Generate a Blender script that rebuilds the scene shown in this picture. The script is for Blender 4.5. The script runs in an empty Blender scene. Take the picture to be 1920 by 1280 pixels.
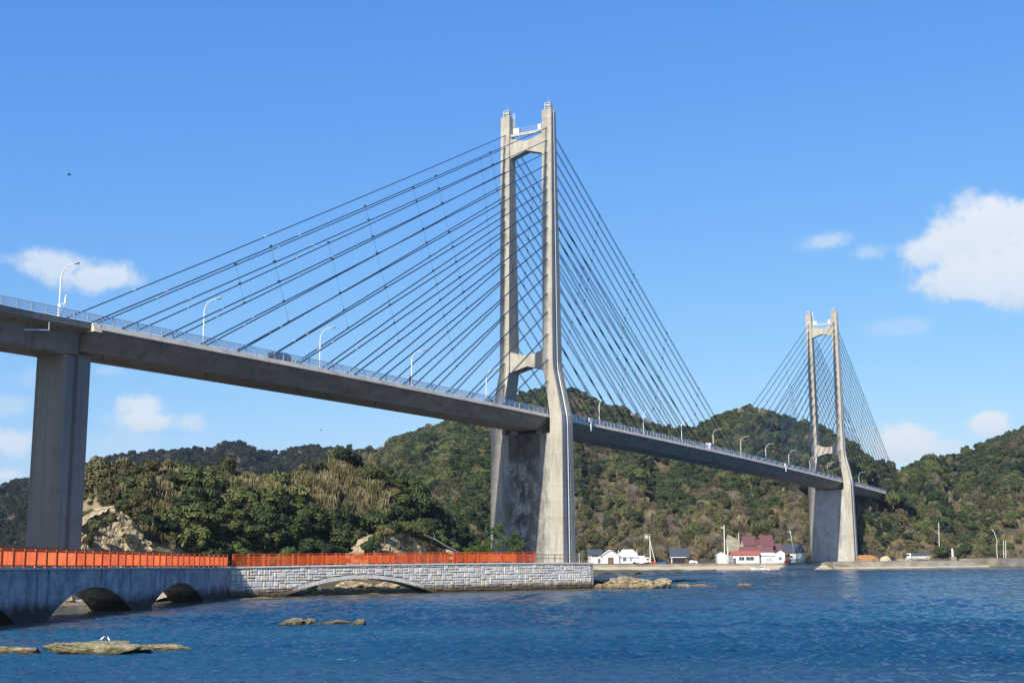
import bpy, bmesh, math, random
import numpy as np
from mathutils import Vector, Matrix, noise as mnoise
C = bpy.context.scene.collection
scene = bpy.context.scene
random.seed(7); rng = np.random.default_rng(11)
R = math.radians

# ------------------------------------------------------------------ camera
F, PITCH, ROLL, CZ = 2285.0, .1768, .0086, 4.4
cam_d = bpy.data.cameras.new("camera"); cam = bpy.data.objects.new("camera", cam_d); C.objects.link(cam)
cam_d.sensor_width = 36; cam_d.lens = 36 * F / 1920; cam_d.clip_start = .5; cam_d.clip_end = 20000
cam.matrix_world = Matrix.Translation((0, 0, CZ)) @ (Matrix.Rotation(math.pi / 2 + PITCH, 4, 'X') @ Matrix.Rotation(-ROLL, 4, 'Z'))
scene.camera = cam

# ------------------------------------------------------------------ bridge axis
AZ = .4908
DX, DY = math.sin(AZ), math.cos(AZ)          # along the deck
TX, TY = 3.85, 249.32                        # first tower
def W(s, w, z): return Vector((TX + DX * s + DY * w, TY + DY * s - DX * w, z))

# ------------------------------------------------------------------ sky, sun, exposure
SUN_EL = R(33); SUN_AZ = math.pi + AZ - R(4)    # compass direction of the sun (from +Y, clockwise)
world = bpy.data.worlds.new("World"); scene.world = world; world.use_nodes = True
nt = world.node_tree; nt.nodes.clear()
def N(nt, typ, **kw):
    n = nt.nodes.new(typ)
    for k, v in kw.items():
        if k in n.inputs.keys() if isinstance(k, str) and hasattr(n.inputs, 'keys') else False: n.inputs[k].default_value = v
        else: setattr(n, k, v)
    return n
out = N(nt, 'ShaderNodeOutputWorld'); bg = N(nt, 'ShaderNodeBackground'); bg.inputs[1].default_value = .109
skyn = N(nt, 'ShaderNodeTexSky', sky_type='NISHITA', sun_disc=False, sun_elevation=SUN_EL, sun_rotation=SUN_AZ,
         altitude=0, air_density=1.0, dust_density=.35, ozone_density=3.0)
L = nt.links.new
# clouds: soft banks at fixed directions of the sky
def mth(nt, op, a, b=None, c=None, clamp=False):
    m = nt.nodes.new('ShaderNodeMath'); m.operation = op; m.use_clamp = clamp
    for i, v in enumerate((a, b, c)):
        if v is None: continue
        if hasattr(v, 'is_linked'): nt.links.new(v, m.inputs[i])
        else: m.inputs[i].default_value = v
    return m.outputs[0]
# colour response of the sky, channel by channel (gain, reference, power)
spc = N(nt, 'ShaderNodeSeparateColor'); cmb = N(nt, 'ShaderNodeCombineColor'); L(skyn.outputs[0], spc.inputs[0])
for i_, (ga_, rf_, pw_) in enumerate(((.676, 1.19, 1.144), (2.133, 2.095, .777), (5.695, 3.781, .314))):
    L(mth(nt, 'MULTIPLY', mth(nt, 'POWER', mth(nt, 'MULTIPLY', spc.outputs[i_], 1 / rf_), pw_), ga_), cmb.inputs[i_])
tc = N(nt, 'ShaderNodeTexCoord'); sx = N(nt, 'ShaderNodeSeparateXYZ'); L(tc.outputs['Generated'], sx.inputs[0])
azn = mth(nt, 'ARCTAN2', sx.outputs[0], sx.outputs[1]); eln = mth(nt, 'ARCSINE', sx.outputs[2])
nz = N(nt, 'ShaderNodeTexNoise'); nz.inputs['Scale'].default_value = 21; nz.inputs['Detail'].default_value = 10; nz.inputs['Roughness'].default_value = .66
L(tc.outputs['Generated'], nz.inputs['Vector'])
CL = [(0.376,0.241,.054,.029,1),(0.402,0.2190,.048,.028,1),(0.356,0.243,.026,.022,1),(.335,.236,.026,.018,.9),(.380,.212,.055,.022,.95),(.415,.205,.05,.03,.9),(0.2628,0.2482,.021,.0085,.55),(0.2935,0.2362,.019,.009,.45),(-0.366,0.2275,.034,.013,.75),(-0.331,0.2205,.045,.0125,.8),
      (-0.2955,0.1206,.021,.0125,.95),(-0.289,0.1091,.036,.0105,.85),(-0.3268,0.1475,.0195,.0075,.4),(0.3144,0.1774,.036,.008,.35),(-0.3914,0.09,.026,.014,.8),
      (-0.395,0.1181,.022,.0105,.45),(-0.3956,0.0659,.018,.008,.8),(0.3115,0.0865,.032,.016,1.25),(0.3725,0.0975,.019,.011,1.1),(.34,.082,.03,.009,.7),(-0.3062,0.09,.055,.015,.35),(-0.3791,0.1391,.03,.01,.3)]
acc = None; shade = None
for (a0, e0, sa, se, dens) in CL:
    u = mth(nt, 'MULTIPLY', mth(nt, 'SUBTRACT', azn, a0), 1 / sa); v = mth(nt, 'MULTIPLY', mth(nt, 'SUBTRACT', eln, e0), 1 / se)
    r2 = mth(nt, 'SQRT', mth(nt, 'ADD', mth(nt, 'MULTIPLY', u, u), mth(nt, 'MULTIPLY', v, v)))
    q = mth(nt, 'SUBTRACT', mth(nt, 'ADD', mth(nt, 'MULTIPLY', mth(nt, 'SUBTRACT', nz.outputs[0], .5), 3.0), 1.18), r2)
    q = mth(nt, 'MULTIPLY', mth(nt, 'MULTIPLY', q, 1.35, clamp=True), dens)
    acc = q if acc is None else mth(nt, 'MAXIMUM', acc, q)
    # lower half of a bank slightly greyer
    s_ = mth(nt, 'MULTIPLY', mth(nt, 'MULTIPLY_ADD', v, .5, .55, clamp=True), q)
    shade = s_ if shade is None else mth(nt, 'MAXIMUM', shade, s_)
sm = N(nt, 'ShaderNodeMapRange', interpolation_type='SMOOTHSTEP'); L(acc, sm.inputs[0])
ccol = N(nt, 'ShaderNodeMix', data_type='RGBA'); L(shade, ccol.inputs['Factor'])
ccol.inputs['A'].default_value = (4.9, 5.6, 6.3, 1); ccol.inputs['B'].default_value = (6.0, 6.35, 6.7, 1)
mixc = N(nt, 'ShaderNodeMix', data_type='RGBA'); L(mth(nt, 'MULTIPLY', sm.outputs[0], .93), mixc.inputs['Factor'])
L(cmb.outputs[0], mixc.inputs['A']); L(ccol.outputs['Result'], mixc.inputs['B'])
L(mixc.outputs['Result'], bg.inputs[0]); L(bg.outputs[0], out.inputs[0])
sun_d = bpy.data.lights.new("sun", 'SUN'); sun_d.energy = 5.0; sun_d.angle = R(.53); sun_d.color = (1, .93, .82)
sun = bpy.data.objects.new("sun", sun_d); C.objects.link(sun)
sv = Vector((math.sin(SUN_AZ) * math.cos(SUN_EL), math.cos(SUN_AZ) * math.cos(SUN_EL), math.sin(SUN_EL)))
sun.rotation_euler = sv.to_track_quat('Z', 'Y').to_euler(); sun.location = sv * 300
scene.view_settings.view_transform = 'Standard'; scene.view_settings.look = 'None'
scene.view_settings.exposure = 0.42; scene.view_settings.gamma = 1
scene.cycles.sample_clamp_direct = 5; scene.cycles.max_bounces = 5; scene.cycles.diffuse_bounces = 2; scene.cycles.glossy_bounces = 2

# ------------------------------------------------------------------ helpers
class MB:
    def __init__(s): s.v = []; s.f = []; s.m = []
    def add(s, vs, fs, mi=0):
        o = len(s.v); s.v += [tuple(v) for v in vs]; s.f += [tuple(i + o for i in f) for f in fs]; s.m += [mi] * len(fs)
    def box(s, a, b, mi=0):
        x0, y0, z0 = a; x1, y1, z1 = b
        s.add([(x0,y0,z0),(x1,y0,z0),(x1,y1,z0),(x0,y1,z0),(x0,y0,z1),(x1,y0,z1),(x1,y1,z1),(x0,y1,z1)],
              [(0,3,2,1),(4,5,6,7),(0,1,5,4),(1,2,6,5),(2,3,7,6),(3,0,4,7)], mi)
    def obox(s, c, ax, ay, az, mi=0):      # centre and three half-axis vectors
        c, ax, ay, az = map(Vector, (c, ax, ay, az))
        vs = [c + ax * i + ay * j + az * k for k in (-1, 1) for j in (-1, 1) for i in (-1, 1)]
        s.add(vs, [(0,2,3,1),(4,5,7,6),(0,1,5,4),(1,3,7,5),(3,2,6,7),(2,0,4,6)], mi)
    def bar(s, p, q, w, h=None, up=(0, 0, 1), mi=0):
        p, q = Vector(p), Vector(q); d = q - p; l = d.length; d.normalize(); up = Vector(up)
        if abs(d.dot(up)) > .98: up = Vector((1, 0, 0))
        x = d.cross(up).normalized(); y = x.cross(d)
        s.obox((p + q) / 2, d * l / 2, x * w / 2, y * (h or w) / 2, mi)
    def tube(s, pts, r, n=6, mi=0, cap=True):
        pts = [Vector(p) for p in pts]; rs = r if hasattr(r, '__len__') else [r] * len(pts)
        o = len(s.v); up = Vector((0, 0, 1)); X = None
        for i, p in enumerate(pts):
            d = (pts[min(i + 1, len(pts) - 1)] - pts[max(i - 1, 0)]).normalized()
            if X is None:
                X = d.cross(up if abs(d.z) < .95 else Vector((1, 0, 0))).normalized()
            else: X = (X - d * X.dot(d)).normalized()
            Y = d.cross(X)
            for k in range(n):
                a = 2 * math.pi * k / n; s.v.append(tuple(p + (X * math.cos(a) + Y * math.sin(a)) * rs[i]))
        for i in range(len(pts) - 1):
            for k in range(n):
                a, b = o + i * n + k, o + i * n + (k + 1) % n
                s.f.append((a, b, b + n, a + n)); s.m.append(mi)
        if cap:
            s.f.append(tuple(o + k for k in range(n))[::-1]); s.m.append(mi)
            e = o + (len(pts) - 1) * n; s.f.append(tuple(e + k for k in range(n))); s.m.append(mi)
    def prism(s, poly, ext, mi=0):        # poly: 3-D points of one face; ext: extrusion vector
        poly = [Vector(p) for p in poly]; ext = Vector(ext); n = len(poly)
        s.add(poly + [p + ext for p in poly], [tuple(range(n))[::-1], tuple(range(n, 2 * n))] + [(i, (i + 1) % n, n + (i + 1) % n, n + i) for i in range(n)], mi)
    def loft(s, rings, closed=True, cap=True, mi=0):
        o = len(s.v); n = len(rings[0])
        for r in rings: s.v += [tuple(p) for p in r]
        for i in range(len(rings) - 1):
            for k in range(n if closed else n - 1):
                a, b = o + i * n + k, o + i * n + (k + 1) % n
                s.f.append((a, b, b + n, a + n)); s.m.append(mi)
        if cap:
            s.f.append(tuple(o + k for k in range(n))[::-1]); s.m.append(mi)
            e = o + (len(rings) - 1) * n; s.f.append(tuple(e + k for k in range(n))); s.m.append(mi)
    def mesh(s, name, mats, off=(0, 0, 0), smooth=False):
        me = bpy.data.meshes.new(name); ox, oy, oz = off
        me.from_pydata([(v[0] - ox, v[1] - oy, v[2] - oz) for v in s.v], [], s.f)
        for m in (mats if isinstance(mats, (list, tuple)) else [mats]): me.materials.append(m)
        me.polygons.foreach_set('material_index', s.m)
        if smooth: me.polygons.foreach_set('use_smooth', [True] * len(s.f))
        bm = bmesh.new(); bm.from_mesh(me); bmesh.ops.recalc_face_normals(bm, faces=bm.faces); bm.to_mesh(me); bm.free()
        me.update(); return me
    def build(s, name, mats, parent=None, off=None, smooth=False):
        if off is None: off = wloc(parent) if parent is not None else (0, 0, 0)
        o = bpy.data.objects.new(name, s.mesh(name, mats, off, smooth)); C.objects.link(o)
        if parent is not None: o.parent = parent
        return o
def wloc(p):
    l = Vector((0, 0, 0))
    while p is not None: l += Vector(p.location); p = p.parent
    return l
def link(name, me, parent=None, loc=(0, 0, 0)):
    o = bpy.data.objects.new(name, me); C.objects.link(o); o.location = loc
    if parent is not None: o.parent = parent
    return o
def tag(o, label, cat, group=None, kind=None):
    o['label'] = label; o['category'] = cat
    if group: o['group'] = group
    if kind: o['kind'] = kind
    return o
def thing(name, label, cat, loc=(0, 0, 0), rz=0, group=None):
    o = bpy.data.objects.new(name, None); C.objects.link(o); o.location = loc; o.rotation_euler = (0, 0, rz)
    o.empty_display_size = .3
    return tag(o, label, cat, group)
def struct(o, label=None):
    o['kind'] = 'structure'
    if label: o['label'] = label
    return o
def copy_tree(o, parent=None):
    c = o.copy(); C.objects.link(c)
    if parent is not None: c.parent = parent
    for ch in list(o.children): copy_tree(ch, c)
    return c
_c, _s, _cr, _sr = math.cos(PITCH), math.sin(PITCH), math.cos(ROLL), math.sin(ROLL)
def at(px, py, Y):     # world point at depth Y seen at a photo pixel (used to measure positions)
    u, v = px - 960, 640 - py; a = _cr * u + _sr * v; b = -_sr * u + _cr * v
    r = Vector((a, F * _c - b * _s, F * _s + b * _c)); r *= Y / r.y
    return Vector((r.x, Y, r.z + CZ))
def fbm(x, y, z=0, o=4):
    return mnoise.fractal(Vector((x, y, z)), 1.0, 2.0, o)

# ------------------------------------------------------------------ materials
def mat(name, stops, scale=1., detail=6, rough=.8, vec=(1, 1, 1), bump=0., bscale=None, bdist=.05, spec=.3, metal=0., obj_rand=0., extra=None, distort=0., rgh=.6):
    """noise colour between stops [(pos, rgb)...]; vec stretches the pattern; extra: list of (scale, vec, lo, hi, rgb, amount) layers of stain"""
    m = bpy.data.materials.new(name); m.use_nodes = True; nt = m.node_tree; b = nt.nodes['Principled BSDF']; L = nt.links.new
    b.inputs['Roughness'].default_value = rough; b.inputs['Specular IOR Level'].default_value = spec; b.inputs['Metallic'].default_value = metal
    tc = N(nt, 'ShaderNodeTexCoord')
    def nz(scale, vec, detail=detail, dist=0.):
        mp = N(nt, 'ShaderNodeMapping'); mp.inputs['Scale'].default_value = vec; L(tc.outputs['Object'], mp.inputs[0])
        n = N(nt, 'ShaderNodeTexNoise'); n.inputs['Scale'].default_value = scale; n.inputs['Detail'].default_value = detail
        n.inputs['Roughness'].default_value = rgh; n.inputs['Distortion'].default_value = dist
        L(mp.outputs[0], n.inputs['Vector']); return n.outputs[0]
    f = nz(scale, vec, dist=distort)
    if obj_rand:
        oi = N(nt, 'ShaderNodeObjectInfo'); f = mth(nt, 'ADD', mth(nt, 'MULTIPLY', mth(nt, 'SUBTRACT', oi.outputs['Random'], .5), obj_rand), f, clamp=True)
    cr = N(nt, 'ShaderNodeValToRGB'); L(f, cr.inputs[0]); e = cr.color_ramp.elements
    while len(e) < len(stops): e.new(.5)
    for i, (p, c) in enumerate(stops): e[i].position = p; e[i].color = (*c, 1)
    col = cr.outputs[0]
    for (sc, vc, lo, hi, rgb, amt) in (extra or []):
        g = nz(sc, vc, 8); mr = N(nt, 'ShaderNodeMapRange'); mr.inputs[1].default_value = lo; mr.inputs[2].default_value = hi; mr.inputs[4].default_value = amt
        L(g, mr.inputs[0]); mx = N(nt, 'ShaderNodeMix', data_type='RGBA'); L(mr.outputs[0], mx.inputs['Factor']); L(col, mx.inputs['A']); mx.inputs['B'].default_value = (*rgb, 1)
        col = mx.outputs['Result']
    L(col, b.inputs['Base Color'])
    if bump:
        g = nz(bscale or scale * 4, vec); bp = N(nt, 'ShaderNodeBump'); bp.inputs['Strength'].default_value = bump; bp.inputs['Distance'].default_value = bdist
        L(g, bp.inputs['Height']); L(bp.outputs[0], b.inputs['Normal'])
    m['col'] = 1
    return m
def zmix(m, z0, z1, rgb, amt=1., nscale=1.5, namp=.6):
    """colour by height (a tide line or growth that stays put), broken up by noise; world space"""
    nt = m.node_tree; L = nt.links.new; b = nt.nodes['Principled BSDF']; src = b.inputs['Base Color'].links[0].from_socket
    g = N(nt, 'ShaderNodeNewGeometry'); sp = N(nt, 'ShaderNodeSeparateXYZ'); L(g.outputs['Position'], sp.inputs[0])
    n = N(nt, 'ShaderNodeTexNoise'); n.inputs['Scale'].default_value = nscale; n.inputs['Detail'].default_value = 6; L(g.outputs['Position'], n.inputs['Vector'])
    z = mth(nt, 'ADD', sp.outputs[2], mth(nt, 'MULTIPLY', mth(nt, 'SUBTRACT', n.outputs[0], .5), namp * 2))
    mr = N(nt, 'ShaderNodeMapRange'); mr.inputs[1].default_value = z0; mr.inputs[2].default_value = z1; mr.inputs[3].default_value = amt; mr.inputs[4].default_value = 0; L(z, mr.inputs[0])
    mx = N(nt, 'ShaderNodeMix', data_type='RGBA'); L(mr.outputs[0], mx.inputs['Factor']); L(src, mx.inputs['A']); mx.inputs['B'].default_value = (*rgb, 1)
    L(mx.outputs['Result'], b.inputs['Base Color'])
    return m
M = {}
M['conc'] = mat('concrete_tower', [(.3, (.31, .29, .235)), (.5, (.40, .37, .30)), (.7, (.46, .43, .355))], .35, rough=.85, vec=(1, 1, .35), bump=.25, bscale=3,
    extra=[(.9, (1, 1, .10), .53, .70, (.20, .175, .14), .7), (.16, (1, 1, 1), .5, .66, (.30, .25, .18), .45), (2.2, (1, 1, .5), .58, .68, (.24, .21, .17), .6), (.5, (1, 1, 2.5), .56, .64, (.5, .47, .40), .35)])
M['conc_wall'] = mat('concrete_pier_wall', [(.3, (.27, .255, .215)), (.5, (.36, .34, .29)), (.7, (.43, .40, .34))], .45, rough=.9, vec=(1, 1, .5), bump=.2, bscale=3,
    extra=[(.5, (1, 1, .35), .5, .62, (.13, .12, .10), .7), (1.3, (1, 1, 2.2), .55, .66, (.42, .40, .36), .4), (1.6, (1.4, 1.4, .12), .56, .7, (.07, .065, .06), .7)])
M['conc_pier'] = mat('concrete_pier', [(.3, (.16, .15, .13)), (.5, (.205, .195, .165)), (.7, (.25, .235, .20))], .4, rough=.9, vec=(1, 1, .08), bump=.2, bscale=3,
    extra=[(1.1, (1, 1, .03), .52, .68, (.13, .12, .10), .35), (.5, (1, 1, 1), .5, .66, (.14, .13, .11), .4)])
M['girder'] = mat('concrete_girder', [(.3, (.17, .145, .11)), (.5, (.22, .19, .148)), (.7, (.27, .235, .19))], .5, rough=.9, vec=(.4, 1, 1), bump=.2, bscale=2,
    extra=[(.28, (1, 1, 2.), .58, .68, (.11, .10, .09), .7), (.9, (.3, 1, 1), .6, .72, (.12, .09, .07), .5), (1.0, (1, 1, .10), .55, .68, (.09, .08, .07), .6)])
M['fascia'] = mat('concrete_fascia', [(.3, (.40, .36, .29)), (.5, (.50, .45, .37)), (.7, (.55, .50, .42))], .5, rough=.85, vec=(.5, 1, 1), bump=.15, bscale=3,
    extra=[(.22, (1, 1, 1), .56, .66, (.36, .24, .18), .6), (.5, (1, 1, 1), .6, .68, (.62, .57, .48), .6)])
M['block'] = mat('concrete_clean', [(.3, (.62, .56, .42)), (.7, (.70, .63, .49))], 1.2, rough=.8)
M['asphalt'] = mat('asphalt', [(.3, (.045, .045, .047)), (.7, (.065, .064, .062))], 3, rough=.9)
M['cable'] = mat('cable_sheath', [(.3, (.02, .04, .075)), (.7, (.035, .065, .11))], 1, rough=.55, spec=.3)
M['wire'] = mat('thin_wire', [(.3, (.03, .035, .045)), (.7, (.05, .055, .06))], 1, rough=.6)
M['rail'] = mat('galvanised_rail', [(.3, (.62, .65, .66)), (.7, (.74, .77, .78))], 2, rough=.4, spec=.5, metal=.3)
M['pole'] = mat('painted_pole', [(.3, (.66, .70, .66)), (.7, (.78, .80, .76))], 2, rough=.45, spec=.5)
M['steel'] = mat('grey_steel', [(.3, (.40, .41, .41)), (.7, (.52, .53, .53))], 2, rough=.5)
M['lamp'] = mat('lamp_housing', [(.3, (.38, .38, .38)), (.7, (.5, .5, .5))], 2, rough=.4)
M['lens'] = mat('lamp_lens', [(.3, (.12, .12, .12)), (.7, (.16, .16, .16))], 2, rough=.2, spec=.5)
M['white'] = mat('white_paint', [(.3, (.74, .75, .74)), (.7, (.82, .82, .80))], 1.2, rough=.6, extra=[(.8, (1, 1, .3), .6, .75, (.55, .53, .48), .4)])
M['dark'] = mat('dark_opening', [(.3, (.015, .015, .016)), (.7, (.03, .03, .03))], 2, rough=.6)
M['glass'] = mat('dark_glass', [(.3, (.03, .04, .05)), (.7, (.05, .06, .07))], 2, rough=.1, spec=.6)
M['orange'] = mat('orange_fence_paint', [(.3, (.50, .072, .012)), (.55, (.64, .105, .018)), (.75, (.70, .15, .035))], .8, rough=.5, spec=.4,
    extra=[(1.3, (1, 1, .4), .56, .72, (.30, .08, .03), .6), (3.5, (1, 1, 1), .66, .74, (.12, .04, .02), .6)], obj_rand=.5)
M['rust'] = mat('rusty_steel', [(.3, (.10, .04, .02)), (.7, (.20, .08, .03))], 4, rough=.8)
M['brownpipe'] = mat('brown_pipe_paint', [(.3, (.10, .085, .06)), (.7, (.20, .17, .13))], 2, rough=.6)
M['stone'] = zmix(zmix(mat('ashlar_stone', [(.25, (.38, .37, .35)), (.5, (.50, .49, .465)), (.75, (.60, .585, .55))], 1.1, rough=.85, bump=.6, bscale=5, bdist=.06,
    extra=[(.35, (1, 1, .3), .56, .68, (.55, .46, .30), .45), (1.6, (1, 1, .15), .66, .76, (.30, .22, .12), .6)]), .75, 1.25, (.12, .088, .042), .95, 1.3, .55), .2, .6, (.035, .03, .02), .85, 1.2, .3)
def tide(m): return zmix(zmix(m, .75, 1.25, (.12, .088, .042), .95, 1.3, .55), .2, .6, (.035, .03, .02), .85, 1.2, .3)
M['stone2'] = tide(mat('ashlar_stone_tan', [(.25, (.36, .33, .27)), (.5, (.47, .43, .35)), (.75, (.56, .52, .43))], 1.1, rough=.85, bump=.6, bscale=5, bdist=.06, extra=[(1.6, (1, 1, .15), .60, .72, (.28, .20, .11), .6)]))
M['stone3'] = tide(mat('ashlar_stone_grey', [(.25, (.34, .345, .35)), (.5, (.44, .445, .445)), (.75, (.54, .54, .53))], 1.1, rough=.85, bump=.6, bscale=5, bdist=.06, extra=[(1.6, (1, 1, .15), .60, .72, (.16, .14, .11), .6)]))
M['joint'] = zmix(mat('mortar_joint', [(.3, (.20, .19, .17)), (.7, (.30, .285, .26))], 2, rough=.95), .5, 1.0, (.04, .033, .02), .95, 1.2, .4)
M['wallA'] = zmix(mat('weathered_render', [(.3, (.20, .21, .22)), (.5, (.32, .33, .335)), (.7, (.46, .46, .45))], .9, rough=.9, bump=.8, bscale=5,
    extra=[(1.1, (1, 1, .05), .56, .66, (.06, .05, .045), .85), (.4, (1, 1, 1), .48, .62, (.17, .18, .20), .7), (3.0, (1, 1, .4), .58, .66, (.50, .50, .48), .4)]), .75, 1.75, (.035, .03, .022), .96, .9, .8)
M['cope'] = mat('coping', [(.3, (.42, .41, .38)), (.7, (.56, .54, .50))], 1, rough=.9, bump=.3, extra=[(.5, (1, 1, 1), .56, .66, (.38, .25, .13), .5)])
M['path'] = mat('path_surface', [(.3, (.30, .28, .25)), (.7, (.40, .38, .34))], 1, rough=.95)
def strata(name, cols, sc, growth=None, crack=.12, z0=0, z1=.6, low=(.05, .04, .02)):
    m = mat(name, cols, sc, rough=.92, vec=(1, 1, 2.6), bump=.9, bscale=sc * 2.5, bdist=.25, distort=.4,
            extra=[(sc * 2.2, (1, 1, 3.5), .54, .62, (.13, .10, .06), .8), (sc * .5, (1, 1, 1), .54, .62, (.50, .40, .24), .5)] + (growth or []))
    # fissures
    nt = m.node_tree; b = nt.nodes['Principled BSDF']; src = b.inputs['Base Color'].links[0].from_socket; tc = N(nt, 'ShaderNodeTexCoord'); mp = N(nt, 'ShaderNodeMapping'); mp.inputs['Scale'].default_value = (1, 1, .55); mp.inputs['Rotation'].default_value = (.2, .35, 0)
    ns = N(nt, 'ShaderNodeTexNoise'); ns.inputs['Scale'].default_value = sc * 1.5; nt.links.new(tc.outputs['Object'], ns.inputs['Vector']); va = N(nt, 'ShaderNodeVectorMath', operation='MULTIPLY_ADD'); nt.links.new(ns.outputs['Color'], va.inputs[0]); va.inputs[1].default_value = (1.1 / sc * .5,) * 3; nt.links.new(tc.outputs['Object'], va.inputs[2]); nt.links.new(va.outputs[0], mp.inputs[0])
    vo = N(nt, 'ShaderNodeTexVoronoi', feature='DISTANCE_TO_EDGE'); vo.inputs['Scale'].default_value = sc * 1.3; nt.links.new(mp.outputs[0], vo.inputs['Vector'])
    mr = N(nt, 'ShaderNodeMapRange'); mr.inputs[1].default_value = .0; mr.inputs[2].default_value = .035; mr.inputs[3].default_value = crack; mr.inputs[4].default_value = 0; nt.links.new(vo.outputs['Distance'], mr.inputs[0])
    mx = N(nt, 'ShaderNodeMix', data_type='RGBA'); nt.links.new(mr.outputs[0], mx.inputs['Factor']); nt.links.new(src, mx.inputs['A']); mx.inputs['B'].default_value = (.06, .05, .03, 1); nt.links.new(mx.outputs['Result'], b.inputs['Base Color'])
    bn = b.inputs['Normal'].links[0].from_socket; bp = N(nt, 'ShaderNodeBump'); bp.inputs['Strength'].default_value = .9; bp.inputs['Distance'].default_value = .15; bp.invert = True; nt.links.new(mr.outputs[0], bp.inputs['Height']); nt.links.new(bn, bp.inputs['Normal']); nt.links.new(bp.outputs[0], b.inputs['Normal'])
    return zmix(m, z0, z1, low, .9, 1.5, .3)
M['cliff'] = strata('sandstone_cliff', [(.3, (.25, .19, .10)), (.5, (.39, .31, .19)), (.7, (.48, .40, .26))], .45, growth=[(.25, (1, 1, 1), .58, .68, (.10, .11, .04), .85)], crack=.6)
M['reef'] = strata('reef_rock', [(.3, (.19, .145, .08)), (.5, (.32, .26, .155)), (.7, (.44, .37, .24))], .9, z0=.0, z1=.5)
M['weedrock'] = strata('algae_rock', [(.3, (.14, .13, .055)), (.5, (.24, .22, .11)), (.7, (.36, .33, .20))], 1.6, z0=.02, z1=.2)
M['sand'] = zmix(mat('beach_sand', [(.3, (.46, .38, .26)), (.7, (.58, .48, .33))], .5, rough=.95, extra=[(.1, (1, 1, 1), .5, .62, (.30, .26, .17), .6)]), .05, .3, (.15, .10, .07), .9, .3, .06)
M['mound_ground'] = mat('mound_ground', [(.3, (.05, .05, .025)), (.5, (.10, .085, .045)), (.7, (.17, .14, .075))], .4, rough=.95, bump=.6, bscale=2)
M['hillsoil'] = mat('hill_ground', [(.3, (.045, .05, .025)), (.5, (.085, .075, .045)), (.7, (.13, .10, .065))], .05, rough=.95)
M['sandpile'] = mat('orange_sand', [(.3, (.28, .14, .06)), (.7, (.38, .20, .09))], .8, rough=.95, bump=.4)
M['quay'] = zmix(mat('quay_concrete', [(.3, (.17, .15, .11)), (.5, (.25, .22, .165)), (.7, (.34, .31, .24))], .2, rough=.95, vec=(1, 1, 2), bump=.3,
    extra=[(.12, (1, 1, 3), .5, .64, (.10, .09, .06), .7)]), -.1, .5, (.05, .04, .025), .9, .3, .2)
M['grey_roof'] = mat('grey_roof_tiles', [(.3, (.045, .05, .06)), (.7, (.09, .10, .11))], 2, rough=.6, vec=(1, 1, 1))
M['maroon'] = mat('maroon_roof_tiles', [(.3, (.12, .05, .05)), (.7, (.18, .08, .08))], 2, rough=.6)
M['redroof'] = mat('orange_sheet_roof', [(.3, (.38, .09, .05)), (.7, (.50, .14, .08))], 1.5, rough=.5)
M['whiteroof'] = mat('white_sheet_roof', [(.3, (.72, .75, .78)), (.7, (.82, .83, .84))], 1, rough=.5)
M['wallwhite'] = mat('white_house_wall', [(.3, (.54, .54, .52)), (.7, (.68, .68, .66))], .8, rough=.8, extra=[(.5, (1, 1, .3), .58, .7, (.42, .40, .36), .4)])
M['brownwall'] = mat('brown_boards', [(.3, (.10, .05, .03)), (.7, (.20, .10, .06))], 2, rough=.8)
M['bluepaint'] = mat('blue_paint', [(.3, (.03, .12, .30)), (.7, (.05, .20, .42))], 2, rough=.5)
M['green'] = mat('pale_green_net', [(.3, (.25, .50, .36)), (.7, (.40, .62, .50))], 2, rough=.7)
M['redpaint'] = mat('red_paint', [(.3, (.25, .03, .02)), (.7, (.38, .06, .04))], 2, rough=.6)
M['bark'] = mat('bark', [(.3, (.06, .045, .03)), (.7, (.13, .10, .07))], 3, rough=.95)
M['palebark'] = mat('pale_dead_wood', [(.3, (.34, .31, .26)), (.7, (.50, .46, .40))], 3, rough=.9)
M['skin'] = mat('skin', [(.3, (.50, .33, .24)), (.7, (.55, .36, .27))], 3, rough=.6)
M['pink'] = mat('pink_jacket', [(.3, (.62, .36, .42)), (.7, (.72, .46, .50))], 3, rough=.9)
M['trouser'] = mat('dark_trousers', [(.3, (.02, .02, .035)), (.7, (.035, .035, .05))], 3, rough=.9)
M['hair'] = mat('dark_hair', [(.3, (.015, .012, .01)), (.7, (.03, .025, .02))], 3, rough=.6)
M['carblack'] = mat('black_car_paint', [(.3, (.015, .016, .018)), (.7, (.02, .02, .022))], 3, rough=.2, spec=.6)
M['tyre'] = mat('tyre_rubber', [(.3, (.02, .02, .02)), (.7, (.03, .03, .03))], 3, rough=.9)
M['bird'] = mat('white_feathers', [(.3, (.78, .78, .76)), (.7, (.84, .84, .82))], 3, rough=.9)
M['darkbird'] = mat('dark_feathers', [(.3, (.02, .018, .015)), (.7, (.04, .035, .03))], 3, rough=.9)
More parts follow.
